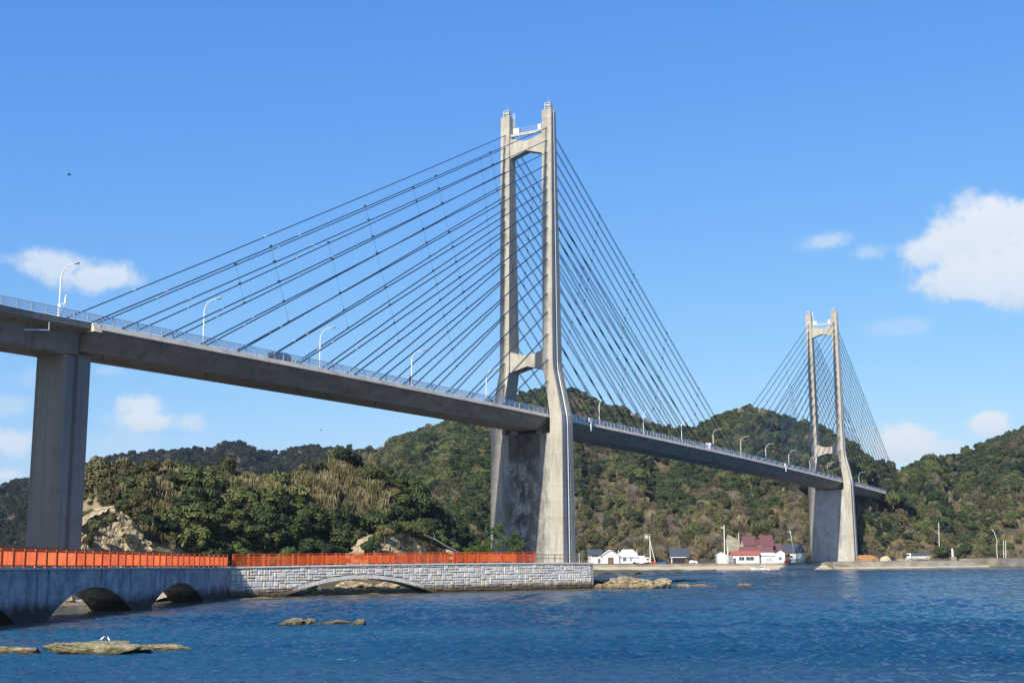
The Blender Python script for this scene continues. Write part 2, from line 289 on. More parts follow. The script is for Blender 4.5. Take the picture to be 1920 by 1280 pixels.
# slope-dependent mound ground: soil, with bare sandstone where it is steep
nt = M['mound_ground'].node_tree; b_ = nt.nodes['Principled BSDF']; src_ = b_.inputs['Base Color'].links[0].from_socket
g_ = N(nt, 'ShaderNodeNewGeometry'); sp_ = N(nt, 'ShaderNodeSeparateXYZ'); nt.links.new(g_.outputs['True Normal'], sp_.inputs[0])
mr_ = N(nt, 'ShaderNodeMapRange'); mr_.inputs[1].default_value = .30; mr_.inputs[2].default_value = .5; mr_.inputs[3].default_value = 1; mr_.inputs[4].default_value = 0; nt.links.new(sp_.outputs[2], mr_.inputs[0])
mx_ = N(nt, 'ShaderNodeMix', data_type='RGBA'); nt.links.new(mr_.outputs[0], mx_.inputs['Factor']); nt.links.new(src_, mx_.inputs['A']); mx_.inputs['B'].default_value = (.24, .19, .115, 1); nt.links.new(mx_.outputs['Result'], b_.inputs['Base Color'])
# heavy blotches on the middle of the tower walls, between the legs
nt = M['conc_wall'].node_tree; b_ = nt.nodes['Principled BSDF']; src_ = b_.inputs['Base Color'].links[0].from_socket; tc_ = N(nt, 'ShaderNodeTexCoord'); sp_ = N(nt, 'ShaderNodeSeparateXYZ'); nt.links.new(tc_.outputs['Object'], sp_.inputs[0])
def nzz(sc_, v_, d_=8):
    mp_ = N(nt, 'ShaderNodeMapping'); mp_.inputs['Scale'].default_value = v_; nt.links.new(tc_.outputs['Object'], mp_.inputs[0]); n_ = N(nt, 'ShaderNodeTexNoise'); n_.inputs['Scale'].default_value = sc_; n_.inputs['Detail'].default_value = d_; n_.inputs['Roughness'].default_value = .7; nt.links.new(mp_.outputs[0], n_.inputs['Vector']); return n_.outputs[0]
yy_ = mth(nt, 'MULTIPLY', mth(nt, 'ABSOLUTE', mth(nt, 'ADD', sp_.outputs[1], -1.0)), -.20); msk = mth(nt, 'ADD', yy_, 1.12, clamp=True)
for (sc_, v_, lo_, hi_, rgb_, am_) in ((.33, (1, 1, .8), .46, .56, (.065, .058, .05), .9), (.9, (1, 1, .16), .50, .62, (.055, .05, .045), .85), (1.3, (.6, .6, 2.4), .52, .60, (.05, .046, .04), .8)):
    mr_ = N(nt, 'ShaderNodeMapRange'); mr_.inputs[1].default_value = lo_; mr_.inputs[2].default_value = hi_; mr_.inputs[4].default_value = am_; nt.links.new(nzz(sc_, v_), mr_.inputs[0])
    mx_ = N(nt, 'ShaderNodeMix', data_type='RGBA'); nt.links.new(mth(nt, 'MULTIPLY', mr_.outputs[0], msk), mx_.inputs['Factor']); nt.links.new(src_, mx_.inputs['A']); mx_.inputs['B'].default_value = (*rgb_, 1); src_ = mx_.outputs['Result']
# the broad dark stain under the girder
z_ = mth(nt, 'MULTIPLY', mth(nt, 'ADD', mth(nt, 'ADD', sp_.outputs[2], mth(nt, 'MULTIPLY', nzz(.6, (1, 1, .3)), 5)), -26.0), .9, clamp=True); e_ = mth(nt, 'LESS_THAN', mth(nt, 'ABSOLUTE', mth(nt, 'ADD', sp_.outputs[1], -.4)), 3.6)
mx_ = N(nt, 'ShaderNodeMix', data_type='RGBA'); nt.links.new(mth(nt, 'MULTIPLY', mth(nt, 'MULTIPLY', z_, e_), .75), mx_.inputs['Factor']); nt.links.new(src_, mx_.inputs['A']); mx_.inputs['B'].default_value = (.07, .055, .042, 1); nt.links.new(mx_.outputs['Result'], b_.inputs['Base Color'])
def seams(m, axis, step, width, rgb, amt):
    """formwork joints: thin darker lines every few metres along one axis of the object"""
    nt = m.node_tree; b = nt.nodes['Principled BSDF']; src = b.inputs['Base Color'].links[0].from_socket; tc = N(nt, 'ShaderNodeTexCoord'); sp = N(nt, 'ShaderNodeSeparateXYZ'); nt.links.new(tc.outputs['Object'], sp.inputs[0])
    f = mth(nt, 'LESS_THAN', mth(nt, 'FRACT', mth(nt, 'MULTIPLY', sp.outputs[axis], 1 / step)), width / step)
    mx = N(nt, 'ShaderNodeMix', data_type='RGBA'); nt.links.new(mth(nt, 'MULTIPLY', f, amt), mx.inputs['Factor']); nt.links.new(src, mx.inputs['A']); mx.inputs['B'].default_value = (*rgb, 1); nt.links.new(mx.outputs['Result'], b.inputs['Base Color'])
for k_ in ('conc', 'conc_wall', 'conc_pier'): seams(M[k_], 2, 3.1, .13, (.14, .13, .105), .26)
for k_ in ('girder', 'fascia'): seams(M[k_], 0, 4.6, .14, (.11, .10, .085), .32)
def leafmat(name, dark, mid, light, rnd=.42, sc=1.1):
    m = mat(name, [(.18, dark), (.5, mid), (.82, light)], sc, rough=.6, spec=.3, obj_rand=rnd, detail=6, rgh=.75)
    return m
M['lf_dark'] = leafmat('leaves_dark_evergreen', (.010, .020, .007), (.034, .055, .016), (.085, .108, .034))
M['lf_shaded'] = leafmat('leaves_painted_shade_evergreen', (.006, .011, .005), (.019, .027, .011), (.048, .053, .024))  # shade over the far left hill is painted into this darker leaf colour
M['lf_mid'] = leafmat('leaves_mid_green', (.022, .034, .010), (.072, .092, .025), (.155, .175, .052))
M['lf_olive'] = leafmat('leaves_olive', (.040, .040, .016), (.100, .092, .036), (.180, .165, .070))
M['lf_bright'] = leafmat('leaves_fresh_green', (.022, .045, .010), (.058, .100, .020), (.120, .170, .045))
M['lf_tan'] = leafmat('dry_leaves', (.09, .078, .035), (.18, .148, .070), (.32, .27, .145))
M['twig'] = leafmat('bare_twigs', (.10, .075, .055), (.20, .15, .115), (.32, .26, .21), .6)
M['pine'] = leafmat('pine_needles', (.030, .060, .012), (.065, .115, .020), (.12, .18, .04), .1, .8)

# ------------------------------------------------------------------ causeway frames (world points along the two walls)
A0 = Vector((-37.3, 90.6)); A1 = Vector((-35.0, 153.0)); B1 = Vector((11.8, 185.9))
dA = (A1 - A0).normalized(); dB = (B1 - A1).normalized()
nA = Vector((dA.y, -dA.x)); nB = Vector((dB.y, -dB.x))       # towards the open water / camera
def PA(a, n, z): p = A0 + dA * a + nA * n; return Vector((p.x, p.y, z))
def PB(a, n, z): p = A1 + dB * a + nB * n; return Vector((p.x, p.y, z))

# ------------------------------------------------------------------ sea
def build_sea():
    az = np.concatenate([np.linspace(-180, -34, 40, endpoint=False), np.linspace(-34, -25, 30, endpoint=False), np.linspace(-25, 25, 700, endpoint=False), np.linspace(25, 34, 30, endpoint=False), np.linspace(34, 180, 41)[:-1]])
    rr = [1.0, 6, 14, 24]; r = 32.
    while r < 2400:
        rr.append(r); r += .15 if r < 60 else (min(.15 * (r / 60) ** 1.6, .62) if r < 440 else r * .1)
    rr = np.array(rr); a = np.radians(az)
    Rg, Ag = np.meshgrid(rr, a, indexing='ij'); X = Rg * np.sin(Ag); Y = Rg * np.cos(Ag); Z = np.zeros_like(X)
    dr = np.gradient(rr)[:, None] * np.ones_like(X)
    g = np.random.default_rng(3)
    patch = np.zeros_like(X)
    for k in range(6):
        th = g.uniform(0, 6.28); q = 2 * np.pi / g.uniform(14, 50); patch += np.sin((X * np.cos(th) * .6 + Y * np.sin(th)) * q + g.uniform(0, 6.28)) / 6
    for k in range(130):
        lam = .32 * (10 ** (g.uniform(0, 1) * .80)); th = R(264) + g.normal(0, .33); amp = .0135 * lam
        q = 2 * np.pi / lam; ph = (X * np.cos(th) + Y * np.sin(th)) * q + g.uniform(0, 6.28)
        ph = ph + .8 * np.sin((X * np.sin(th) - Y * np.cos(th)) * q * .17 + g.uniform(0, 6.28))
        att = np.clip((lam / dr - 1.9) / 1.2, 0, 1)
        s = np.sin(ph); Z += amp * att * (1 - 1.7 * np.abs(np.sin(ph / 2)) + .3 * s) * (1 + .45 * patch)
    Z[np.abs(np.degrees(Ag)) > 33] *= 0; Z[Rg < 30] *= 0
    # shallows along the walls: distance to the wall foot line
    def dist(p, q):
        px, py = q[0] - p[0], q[1] - p[1]; t = np.clip(((X - p[0]) * px + (Y - p[1]) * py) / (px * px + py * py), 0, 1)
        return np.hypot(X - p[0] - t * px, Y - p[1] - t * py)
    d = np.minimum(dist(A0 - dA * 60, A1), dist(A1, B1))
    wid = np.where((X + 35) * .5 + (Y - 150) * .8 > 0, 9, 6) + 3 * np.sin(X * .21) + 2 * np.sin(Y * .33 + X * .1)
    sh = np.clip(1 - d / np.maximum(wid * 1.3, 4), 0, 1); sh = np.maximum(sh, ((X < -36.5) & (Y < 165)) * .9)
    far = np.clip(1 - np.abs(Rg - 435) / 30, 0, 1) * .5 * (Y > 380)
    sh = np.maximum(sh, far); sh = np.maximum(sh, np.clip((58 - Rg) / 26, 0, 1) * .28)
    Z *= (1 - .6 * np.clip(sh * 2, 0, 1))
    n, m = X.shape
    i = np.arange(n - 1)[:, None] * m; j = np.arange(m)[None, :]; j2 = (j + 1) % m
    f = np.stack([i + j, i + m + j, i + m + j2, i + j2], -1).reshape(-1, 4)
    me = bpy.data.meshes.new('sea'); V = np.stack([X, Y, Z], -1).reshape(-1, 3).astype(np.float32)
    me.vertices.add(len(V)); me.vertices.foreach_set('co', V.reshape(-1)); me.loops.add(f.size); me.loops.foreach_set('vertex_index', f.reshape(-1).astype(np.int32))
    me.polygons.add(len(f)); me.polygons.foreach_set('loop_start', np.arange(0, f.size, 4, dtype=np.int32)); me.polygons.foreach_set('use_smooth', np.ones(len(f), bool)); me.update(calc_edges=True)
    if me.polygons[len(f) // 2].normal.z < 0: me.flip_normals()
    at_ = me.attributes.new('shallow', 'FLOAT', 'POINT'); at_.data.foreach_set('value', sh.reshape(-1).astype(np.float32))
    # the disc round the camera's foot
    m_ = bpy.data.materials.new('sea_water'); m_.use_nodes = True; nt = m_.node_tree; b = nt.nodes['Principled BSDF']; L = nt.links.new
    b.inputs['Roughness'].default_value = .11; b.inputs['IOR'].default_value = 1.33; b.inputs['Specular IOR Level'].default_value = .4
    tc = N(nt, 'ShaderNodeTexCoord'); av = N(nt, 'ShaderNodeAttribute', attribute_name='shallow')
    def nz(sc, vec, det=5, dist=0):
        mp = N(nt, 'ShaderNodeMapping'); mp.inputs['Scale'].default_value = vec; mp.inputs['Rotation'].default_value = (0, 0, R(-12)); L(tc.outputs['Object'], mp.inputs[0])
        q = N(nt, 'ShaderNodeTexNoise'); q.inputs['Scale'].default_value = sc; q.inputs['Detail'].default_value = det; q.inputs['Distortion'].default_value = dist; L(mp.outputs[0], q.inputs['Vector']); return q.outputs[0]
    big = nz(.03, (.5, 1.2, 1), 4, .6)
    cr = N(nt, 'ShaderNodeValToRGB'); L(big, cr.inputs[0]); e = cr.color_ramp.elements
    e[0].position = .36; e[0].color = (.006, .040, .092, 1); e[1].position = .64; e[1].color = (.018, .086, .140, 1)
    mx = N(nt, 'ShaderNodeMix', data_type='RGBA'); L(mth(nt, 'MULTIPLY', av.outputs['Fac'], nz(.4, (1, 1, 1), 4), None), mx.inputs['Factor']); L(cr.outputs[0], mx.inputs['A']); mx.inputs['B'].default_value = (.105, .105, .075, 1)
    f2 = mth(nt, 'MULTIPLY', av.outputs['Fac'], mth(nt, 'MULTIPLY_ADD', nz(.25, (1, 1, 1), 4), 1.2, .5), None, ); 
    cl = N(nt, 'ShaderNodeClamp'); L(f2, cl.inputs[0]); L(cl.outputs[0], mx.inputs['Factor'])
    L(mx.outputs['Result'], b.inputs['Base Color'])
    b1 = N(nt, 'ShaderNodeBump'); b1.inputs['Strength'].default_value = .9; b1.inputs['Distance'].default_value = .16; L(nz(2.4, (.5, 1.7, 1), 7, .4), b1.inputs['Height'])
    b2 = N(nt, 'ShaderNodeBump'); b2.inputs['Strength'].default_value = .6; b2.inputs['Distance'].default_value = .25; L(nz(.5, (.5, 1.6, 1), 5, .3), b2.inputs['Height']); L(b1.outputs[0], b2.inputs['Normal'])
    L(b1.outputs[0], b.inputs['Normal'])
    me.materials.append(m_); o = bpy.data.objects.new('sea', me); C.objects.link(o); struct(o)
    sb = MB(); sb.box((-2450, -2450, -14), (2450, 2450, -12)); struct(sb.build('seabed', M['sand']))
build_sea()

# ------------------------------------------------------------------ hills
SKY = [(-27.99,0.0449),(-25.22,0.0514),(-22.75,0.0599),(-22.13,0.0649),(-21.6,0.0679),(-20.42,0.074),(-19.14,0.0785),(-18.44,0.0837),(-17.54,0.0882),(-16.39,0.0894),(-15.23,0.091),(-14.18,0.0942),(-13.36,0.097),(-12.64,0.098),(-12.04,0.093),(-11.43,0.0897),(-10.7,0.0906),(-9.74,0.0955),(-9.0,0.0943),(-8.02,0.0931),(-6.54,0.0936),(-5.55,0.1024),(-4.05,0.1098),(-3.05,0.1186),(-1.54,0.1287),(0.26,0.1374),(1.5,0.1434),(2.51,0.1454),(3.27,0.1389),(4.26,0.1306),(5.26,0.125),(5.75,0.1213),(6.74,0.1121),(8.21,0.1063),(8.71,0.1082),(9.59,0.1183),(10.21,0.1206),(10.82,0.1242),(11.31,0.1243),(11.67,0.1219),(12.14,0.1169),(13.33,0.1132),(14.73,0.1037),(15.64,0.0946),(16.51,0.0794),(17.07,0.0741),(17.64,0.0737),(18.33,0.0771),(18.91,0.0821),(19.91,0.0794),(20.14,0.0821),(21.05,0.088),(21.94,0.0943),(22.39,0.0971),(22.83,0.0996),(25.61,0.109),(30.55,0.1109)]
SA = np.array([s[0] for s in SKY]); SE = np.array([s[1] for s in SKY])
R1 = (np.array([-60, -20, -9.5, -6.8, -2, 5, 9, 13, 14.7, 16.2, 17.5, 19.5, 22, 60]), np.array([1150, 1150, 1120, 800, 860, 860, 850, 800, 700, 615, 640, 760, 840, 840.]))
RF = (np.array([-60, -12, -8.5, -2, 0, 2, 8, 13, 14.5, 16, 17, 18.5, 22, 30, 60]), np.array([640, 640, 480, 320, 395, 458, 462, 478, 500, 494, 508, 524, 546, 590, 590.]))
def hill_z(x, y):
    r = np.hypot(x, y); az = np.degrees(np.arctan2(x, y))
    el = np.interp(az, SA, SE); r1 = np.interp(az, *R1); rf = np.interp(az, *RF)
    H = CZ + el * r1 - 6.0; zb = 2.6
    u = np.clip((r - rf) / (r1 - rf), 0, 1)
    z = zb + (H - zb) * (u ** .88)
    # spurs and gullies running down to the shore
    lump = (np.sin(az * 1.9 + r * .006) + .6 * np.sin(az * 4.3 + 1.3 - r * .01) + .5 * np.sin(r * .03 + az * .7)) * 4.2 * np.sin(np.pi * u) ** .8
    z = z + lump * np.where(r < r1, 1, 0)
    b = r > r1
    z = np.where(b, H - (r - r1) * .22, z)
    z = np.where(r < rf, zb - np.clip((rf - 14 - r) / 4, 0, 1) * 5, z)
    return np.maximum(z, -3)
def grid_mesh(name, X, Y, Z, mats, smooth=True):
    n, m = X.shape; i = np.arange(n - 1)[:, None] * m; j = np.arange(m - 1)[None, :]
    f = np.stack([i + j, i + j + 1, i + m + j + 1, i + m + j], -1).reshape(-1, 4)
    me = bpy.data.meshes.new(name); me.from_pydata(np.stack([X, Y, Z], -1).reshape(-1, 3).tolist(), [], f.tolist())
    me.materials.append(mats); me.polygons.foreach_set('use_smooth', [smooth] * len(f)); me.update()
    if me.polygons[0].normal.z < 0: me.flip_normals()
    o = bpy.data.objects.new(name, me); C.objects.link(o); return o
a_ = np.radians(np.linspace(-55, 55, 300)); r_ = np.concatenate([np.linspace(262, 700, 120), np.linspace(705, 1700, 100)])
RR, AA = np.meshgrid(r_, a_, indexing='ij'); HX, HY = RR * np.sin(AA), RR * np.cos(AA)
struct(grid_mesh('hills', HX, HY, hill_z(HX, HY), M['hillsoil']))

# ------------------------------------------------------------------ the wooded mound beyond the bridge line: s along the bridge, w across it
MS = np.array([-99, -95.5, -93.9, -92.7, -90.8, -86.7, -80, -74, -65.2, -57.1, -48.4, -39.1, -32.6, -21.9, -14.3, -10.3, -4.2, 2.2, 8.9, 13.5, 20])
MZ = np.array([1.0, 4, 8.5, 12.5, 14.2, 15.0, 14.8, 14.2, 14.2, 14.4, 14.8, 16.6, 18.4, 18.2, 16.4, 14.0, 11.0, 7.6, 6.5, 4, 3.3])
FW, DW = -10.0, 15.0
def to_sw(x, y): return (x - TX) * DX + (y - TY) * DY, (x - TX) * DY - (y - TY) * DX
def sw_xy(s, w): return TX + DX * s + DY * w, TY + DY * s - DX * w
def on_w(px, py, w):
    a_ = at(px, py, 100) - Vector((0, 0, CZ)); k = (w + TX * DY - TY * DX) / (a_.x * DY - a_.y * DX); return Vector((a_.x * k, a_.y * k, a_.z * k + CZ))
def mound_z(x, y):
    s_, w_ = to_sw(x, y); H = np.interp(s_, MS, MZ); t = (FW - w_) / DW
    f = 1 - (1 - np.clip(t, 0, 1)) ** 1.9
    cl = np.clip((FW - w_) / 2.4, 0, 1); cl = cl * cl * (3 - 2 * cl)
    amt = np.interp(s_, [-100, -96, -88, -82, -60, -40, 0], [.35, .40, .36, .12, .12, .15, .2])
    h = H * np.maximum(f, cl * amt)
    bk = np.interp(s_, [-100, -80, -50], [23, 27, 34]); back = np.clip((-w_ - bk) / 12, 0, 1); h = h * (1 - back * back)
    n = np.vectorize(lambda a, b: fbm(a * .16, b * .16, 3.1, 5))(x, y)
    nb = (x - A1.x) * nB.x + (y - A1.y) * nB.y; na = (x - A0.x) * nA.x + (y - A0.y) * nA.y
    shore = .15 + 1.7 * np.clip((-nb - 4.5) / 10, 0, 1) * np.clip((y - 150) / 12, 0, 1) + n * .35
    z = np.where(t < 0, shore, shore + h * (1 + .10 * n) + n * .6 * np.clip(t * 3, 0, 1))
    return np.where(((nb > -3.8) & (x > -36)) | ((na > -4.0) & (y < 156)), -3, np.where(y < 151, -2, z))
sg = np.linspace(-128, 26, 240); wg = np.linspace(30, -66, 190); SG, WG_ = np.meshgrid(sg, wg); MX, MY = sw_xy(SG, WG_)
mo = struct(grid_mesh('mound', MX, MY, mound_z(MX, MY), M['mound_ground']))
# islet ground behind the wall, flat land under the near tower
isl = MB(); ip = [PB(29.8, -3.4, 3.2), PB(56.8, -3.4, 3.2), Vector((12.5, 215, 3.2)), Vector((15.5, 262, 3.2)), Vector((12, 300, 3.2)), Vector((-70, 300, 3.2)), Vector((-70, 232, 3.2)), Vector((-20, 200, 3.2))]
isl.prism([(p.x, p.y, 3.2) for p in ip], (0, 0, -6)); struct(isl.build('islet_ground', M['path']))

# ------------------------------------------------------------------ rocks
def rock_mesh(name, sx, sy, sz, seed, material, sub=5, rough=.2, ledge=.05, lf=2.0, flat=.35, facets=16):
    bm = bmesh.new(); bmesh.ops.create_icosphere(bm, subdivisions=sub, radius=1)
    g = random.Random(seed); o = Vector((seed * 7.3, seed * 1.7, seed * 3.1)); PL = []
    for i in range(facets): PL.append((Vector((g.gauss(0, 1), g.gauss(0, 1), g.gauss(0, .8))).normalized(), g.uniform(.66, .98)))
    for v in bm.verts:
        p = v.co.copy(); f = 1.15
        for n_, d_ in PL:
            c_ = n_.dot(p)
            if c_ > .05: f = min(f, d_ / c_)
        n = mnoise.fractal(p * 1.6 + o, 1, 2, 6); w = Vector((p.x * sx, p.y * sy, p.z * sz)) * .9
        f *= 1 + rough * n + .10 * mnoise.fractal(w + o, 1, 2, 4)
        z = p.z * f; q = Vector((p.x * sx * f, p.y * sy * f, (z if z > 0 else z * flat) * sz))
        tl = q.z + .25 * q.x * .35 + .3 * mnoise.noise(q * .3 + o)
        st = (tl * lf) % 1.0; st2 = (tl * lf * 2.7) % 1.0
        q.x *= 1 + ledge * (st - .5) + ledge * .5 * (st2 - .5); q.y *= 1 + ledge * 1.6 * (st - .5) + ledge * .8 * (st2 - .5)
        v.co = q
    me = bpy.data.meshes.new(name); bm.to_mesh(me); bm.free(); me.materials.append(material)
    return me
def rock(name, label, cat, loc, s, seed, material, rz=0, group=None, **k):
    o = link(name, rock_mesh(name, *s, seed, material, **k), None, loc); o.rotation_euler = (0, 0, rz); return tag(o, label, cat, group)
# reefs awash in the near water
G = 'rocks awash in the sea'
def on0(px, py): # sea level point at pixel
    lo = at(px, py, 100); k = CZ / (CZ - lo.z); return Vector((lo.x * k, lo.y * k, 0))
def reef(label, px0, px1, pyb, h, seed, mt, depth=1.4, grp=G, sub=5, **k):
    p, q = on0(px0, pyb), on0(px1, pyb); c = (p + q) / 2; l = (q - p).length / 2
    return rock('reef_rock', label, 'rock', (c.x, c.y + depth, -.06), (l * .98, depth, h * (.72 if px1 < 600 else 1)), seed, mt, 0, grp, sub=sub, rough=.25, **k)
reef('low mossy reef rock cut off by the lower left edge', -50, 82, 1225, .42, 1, M['weedrock'], 1.0)
REEF2 = reef('longest humped mossy reef rock at lower left with a crack in its top', 64, 275, 1224, .68, 2, M['weedrock'], 1.3)
reef('flat mossy reef rock at lower left ending in a rounded tip', 190, 350, 1219, .42, 3, M['weedrock'], 1.0)
reef('dark rounded rock awash before the stone arch', 515, 566, 1170, .62, 4, M['reef'], .8)
reef('small brown rock beside the dark rounded rock', 563, 594, 1168, .6, 5, M['reef'], .5)
reef('thin line of low brown reef before the stone arch', 585, 660, 1168, .25, 6, M['reef'], .5)
reef('small yellowish rock tip at the end of the low brown reef', 655, 686, 1169, .32, 7, M['reef'], .5)
reef('large tan domed reef rock off the corner of the stone wall', 1126, 1240, 1103, 2.0, 8, M['reef'], 3.0, sub=6)
reef('small dark rock wedged between the wall corner and the big reef', 1112, 1134, 1103, .95, 9, M['reef'], .9)
reef('middle tan reef rock sloping down from the large domed one', 1205, 1272, 1102, 1.25, 10, M['reef'], 2.2, sub=6)
reef('brown reef rock with three small humps', 1262, 1300, 1101, .6, 11, M['reef'], 1.4)
reef('low brown reef rock tapering into the water', 1288, 1345, 1100, .42, 12, M['reef'], 1.2)
reef('tiny brown rock breaking the surface alone', 1380, 1415, 1098, .4, 13, M['reef'], 1.0)
reef('thin brown rock sliver farthest out in the channel', 1440, 1480, 1096, .2, 14, M['reef'], .8)
reef('brown tidal ledge under the corner of the stone wall', 400, 545, 1124, .35, 15, M['reef'], 2.4)
reef('flat brown ledge at the left foot of the wide arch', 520, 600, 1117, .38, 16, M['reef'], 1.8)
reef('thin brown ledge in front of the wide arch', 585, 720, 1114, .22, 17, M['reef'], 1.2)
# boulders seen through the stone arch and along the mound foot
G2 = 'boulders at the foot of the mound'
def foot_rock(label, px, z, dist, s, seed, mt=None, rz=0, **k):
    p = at(px, 1040, dist); return rock('boulder', label, 'boulder', (p.x, p.y, z), s, seed, mt or M['cliff'], rz, G2, **k)
foot_rock('cream boulder on the right under the stone arch', 735, .3, 176.5, (3.6, 1.6, 1.6), 21, rz=.5)
foot_rock('cracked tan boulder in the middle of the stone arch', 668, .3, 172.5, (3.0, 1.5, 1.7), 22, rz=.4)
foot_rock('brown boulder low under the stone arch', 640, .0, 167.5, (2.2, 1.2, .8), 23, M['reef'], rz=.5)
foot_rock('upright grey brown boulder left of the arch middle', 585, -.2, 164.5, (.75, .6, 2.2), 24, M['reef'])
foot_rock('flat slab of tan rock at the left under the arch', 558, .3, 168, (2.2, 1.2, .7), 25)
foot_rock('pale boulder low under the right haunch of the arch', 770, 0, 175.5, (2.4, 1.2, .8), 27, rz=.5)
foot_rock('brown boulder between the arch boulders', 700, -.1, 169, (1.8, 1.0, .9), 28, M['reef'], rz=.5)
# cliffs of the mound: blocky layered faces of sandstone
G3 = 'bare sandstone cliffs of the mound'
def cliff_face(label, prof, w0, seed, slope=.45, zb=0., dep=9.):
    P_ = [on_w(px, py, w0) for px, py in prof]; S_ = [to_sw(p.x, p.y)[0] for p in P_]; Z_ = [p.z for p in P_]
    s0, s1 = S_[0], S_[-1]; nu = int((s1 - s0) / .16) + 2; o = seed * 3.7; rows = []
    for v in range(64):
        row = []
        for u in range(nu):
            s_ = s0 + (s1 - s0) * u / (nu - 1); top = float(np.interp(s_, S_, Z_)) + .25 * mnoise.noise(Vector((s_ * 1.3, o, 0))); f = v / 48
            if f <= 1:
                z = zb - 1 + (top - zb + 1) * f; tl = z + .32 * s_ + .5 * mnoise.noise(Vector((s_ * .25, z * .25, o)))       # tilted beds
                bed = math.floor(tl / .62); c1 = mnoise.cell(Vector((math.floor(s_ / 2.1 + bed * .37) + .5, bed * .5 + .5, o))); fine = mnoise.cell(Vector((math.floor(s_ / .7 + bed * .7) + .5, math.floor(tl / .24) + .5, o + 9)))
                big = mnoise.noise(Vector((s_ * .22, z * .16, o + 4))) * 1.6 + .5 * abs(mnoise.noise(Vector((s_ * .7, z * .25, o + 7))))
                w = w0 - (z - zb) * slope + big + (c1 - .5) * .55 + (fine - .5) * .16 + .08 * mnoise.noise(Vector((s_ * 3, z * 3, o)))
                w -= 2.2 * max(0, 1 - min(s_ - s0, s1 - s_) / 1.2); wl = w
            else: z = top + .12 * mnoise.noise(Vector((s_, v * .6, o))) - .02 * (v - 48); w = w0 - (top - zb) * slope - (v - 48) / 15 * dep
            x, y = sw_xy(s_, w); row.append((x, y, z))
        rows.append(row)
    a = np.array(rows); o_ = grid_mesh('cliff_outcrop', a[:, :, 0], a[:, :, 1], a[:, :, 2], M['cliff'], smooth=False)
    return tag(o_, label, 'cliff', G3)
cliff_face('tall tan cliff with slanting beds behind the first pier', [(158, 1022), (168, 1000), (184, 976), (200, 984), (222, 966), (250, 958), (268, 944), (284, 958), (298, 984), (306, 1012), (330, 1018), (352, 1026), (374, 1036)], -9.6, 3, dep=3.5)
cliff_face('small pale cliff patch half hidden by bushes', [(486, 1030), (494, 996), (503, 984), (514, 1002), (528, 1018), (560, 1026), (572, 1036)], -9.4, 5)
cliff_face('little pale rock face low among the bushes right of the middle', [(622, 1040), (634, 1026), (650, 1022), (664, 1030), (674, 1040)], -9.4, 6)
cliff_face('sunlit sandstone outcrop with layered ledges at the right end of the mound', [(698, 1036), (706, 1018), (718, 1004), (742, 996), (776, 1000), (792, 1004), (812, 1012), (834, 1022), (866, 1040)], 12., 8, slope=.25, dep=2.2)
for i in range(16):
    px = 560 + i * 14 + 6 * math.sin(i * 2.3); p = at(px, 1040, 166.5 + (px - 560) * .055 + 1.6 * math.sin(i * 1.7)); sz = .7 + .6 * abs(math.sin(i * 3.1))
    rock('boulder', 'tan boulder among the jumbled rocks under the wide stone arch', 'boulder', (p.x, p.y, .1), (sz * 1.3, sz, sz * .9), 70 + i, M['cliff'] if i % 3 else M['reef'], i, G2, sub=4)
# beach seen through the arches of the left wall
sb = MB(); sb.v = []; 
sbx = np.linspace(-74, -40.5, 40); sby = np.linspace(96, 166, 60); SX, SY = np.meshgrid(sbx, sby)
sz_ = np.interp(SY, [96, 118, 150, 166], [-1.6, -.5, .5, 1.4]) + np.vectorize(lambda a, b: fbm(a * .12, b * .12, 9, 4))(SX, SY) * .25
struct(grid_mesh('beach', SX, SY, sz_, M['sand']))
rock('boulder', 'round boulder on the beach seen through the left arch', 'boulder', (-47.6, 140, .4), (.9, .8, .9), 41, M['reef'], 0, G2, sub=4)
rock('boulder', 'smaller stone beside the round boulder on the beach', 'boulder', (-49.6, 139, .3), (.6, .5, .55), 42, M['reef'], 0, G2, sub=4)

# ------------------------------------------------------------------ causeway walls
ARA = [(-7.0, 9.8, 2.3), (17.9, 10.1, 2.34), (42.3, 9.6, 2.24)]
def archz(x, arches, base=-1.2):
    for c, hw, top in arches:
        t = (x - c) / hw
        if abs(t) < 1:
            rise = top + .25; Rr = (hw * hw + rise * rise) / (2 * rise)
            return max(-.25 + math.sqrt(max(Rr * Rr - (x - c) ** 2, 0)) - (Rr - rise), base)
    return base
def arch_wall(P, a0, a1, n0, n1, ztop, arches, step=.35):
    xs = sorted(set(list(np.arange(a0, a1, step)) + [a1] + [c + s * hw * .9999 for c, hw, _ in arches for s in (-1, 1) if a0 < c + s * hw < a1]))
    mb = MB(); rings = []
    for x in xs:
        zb = archz(x, arches, -2.5); rings.append([P(x, n0, zb), P(x, n1, zb), P(x, n1, ztop(x)), P(x, n0, ztop(x))])
    mb.loft(rings); return mb
zA = lambda a: 4.12 - .35 * min(max(a, -30), 62) / 62
zB = lambda a: 3.80 + .16 * math.sin(min(a / 30, 1.25) * 1.3) - (.14 * max(0, a - 40) / 17)
ga = thing('causeway', 'smooth weathered seawall causeway with low round arches at the left', 'seawall', PA(30, 0, 0))
arch_wall(PA, -32, 62.2, 0, -3.9, lambda a: zA(a) - .16, ARA).build('wall', M['wallA'], ga)
cp = MB(); cp.loft([[PA(x, .12, zA(x) - .155), PA(x, .12, zA(x)), PA(x, -4.0, zA(x)), PA(x, -4.0, zA(x) - .155)] for x in np.linspace(-32, 62.2, 12)]); cp.build('coping', M['cope'], ga)
gb = thing('stone_causeway', 'pale ashlar stone causeway wall with one wide flat arch', 'seawall', PB(28, 0, 0))
ARB = [(18.3, 11.6, 2.08)]
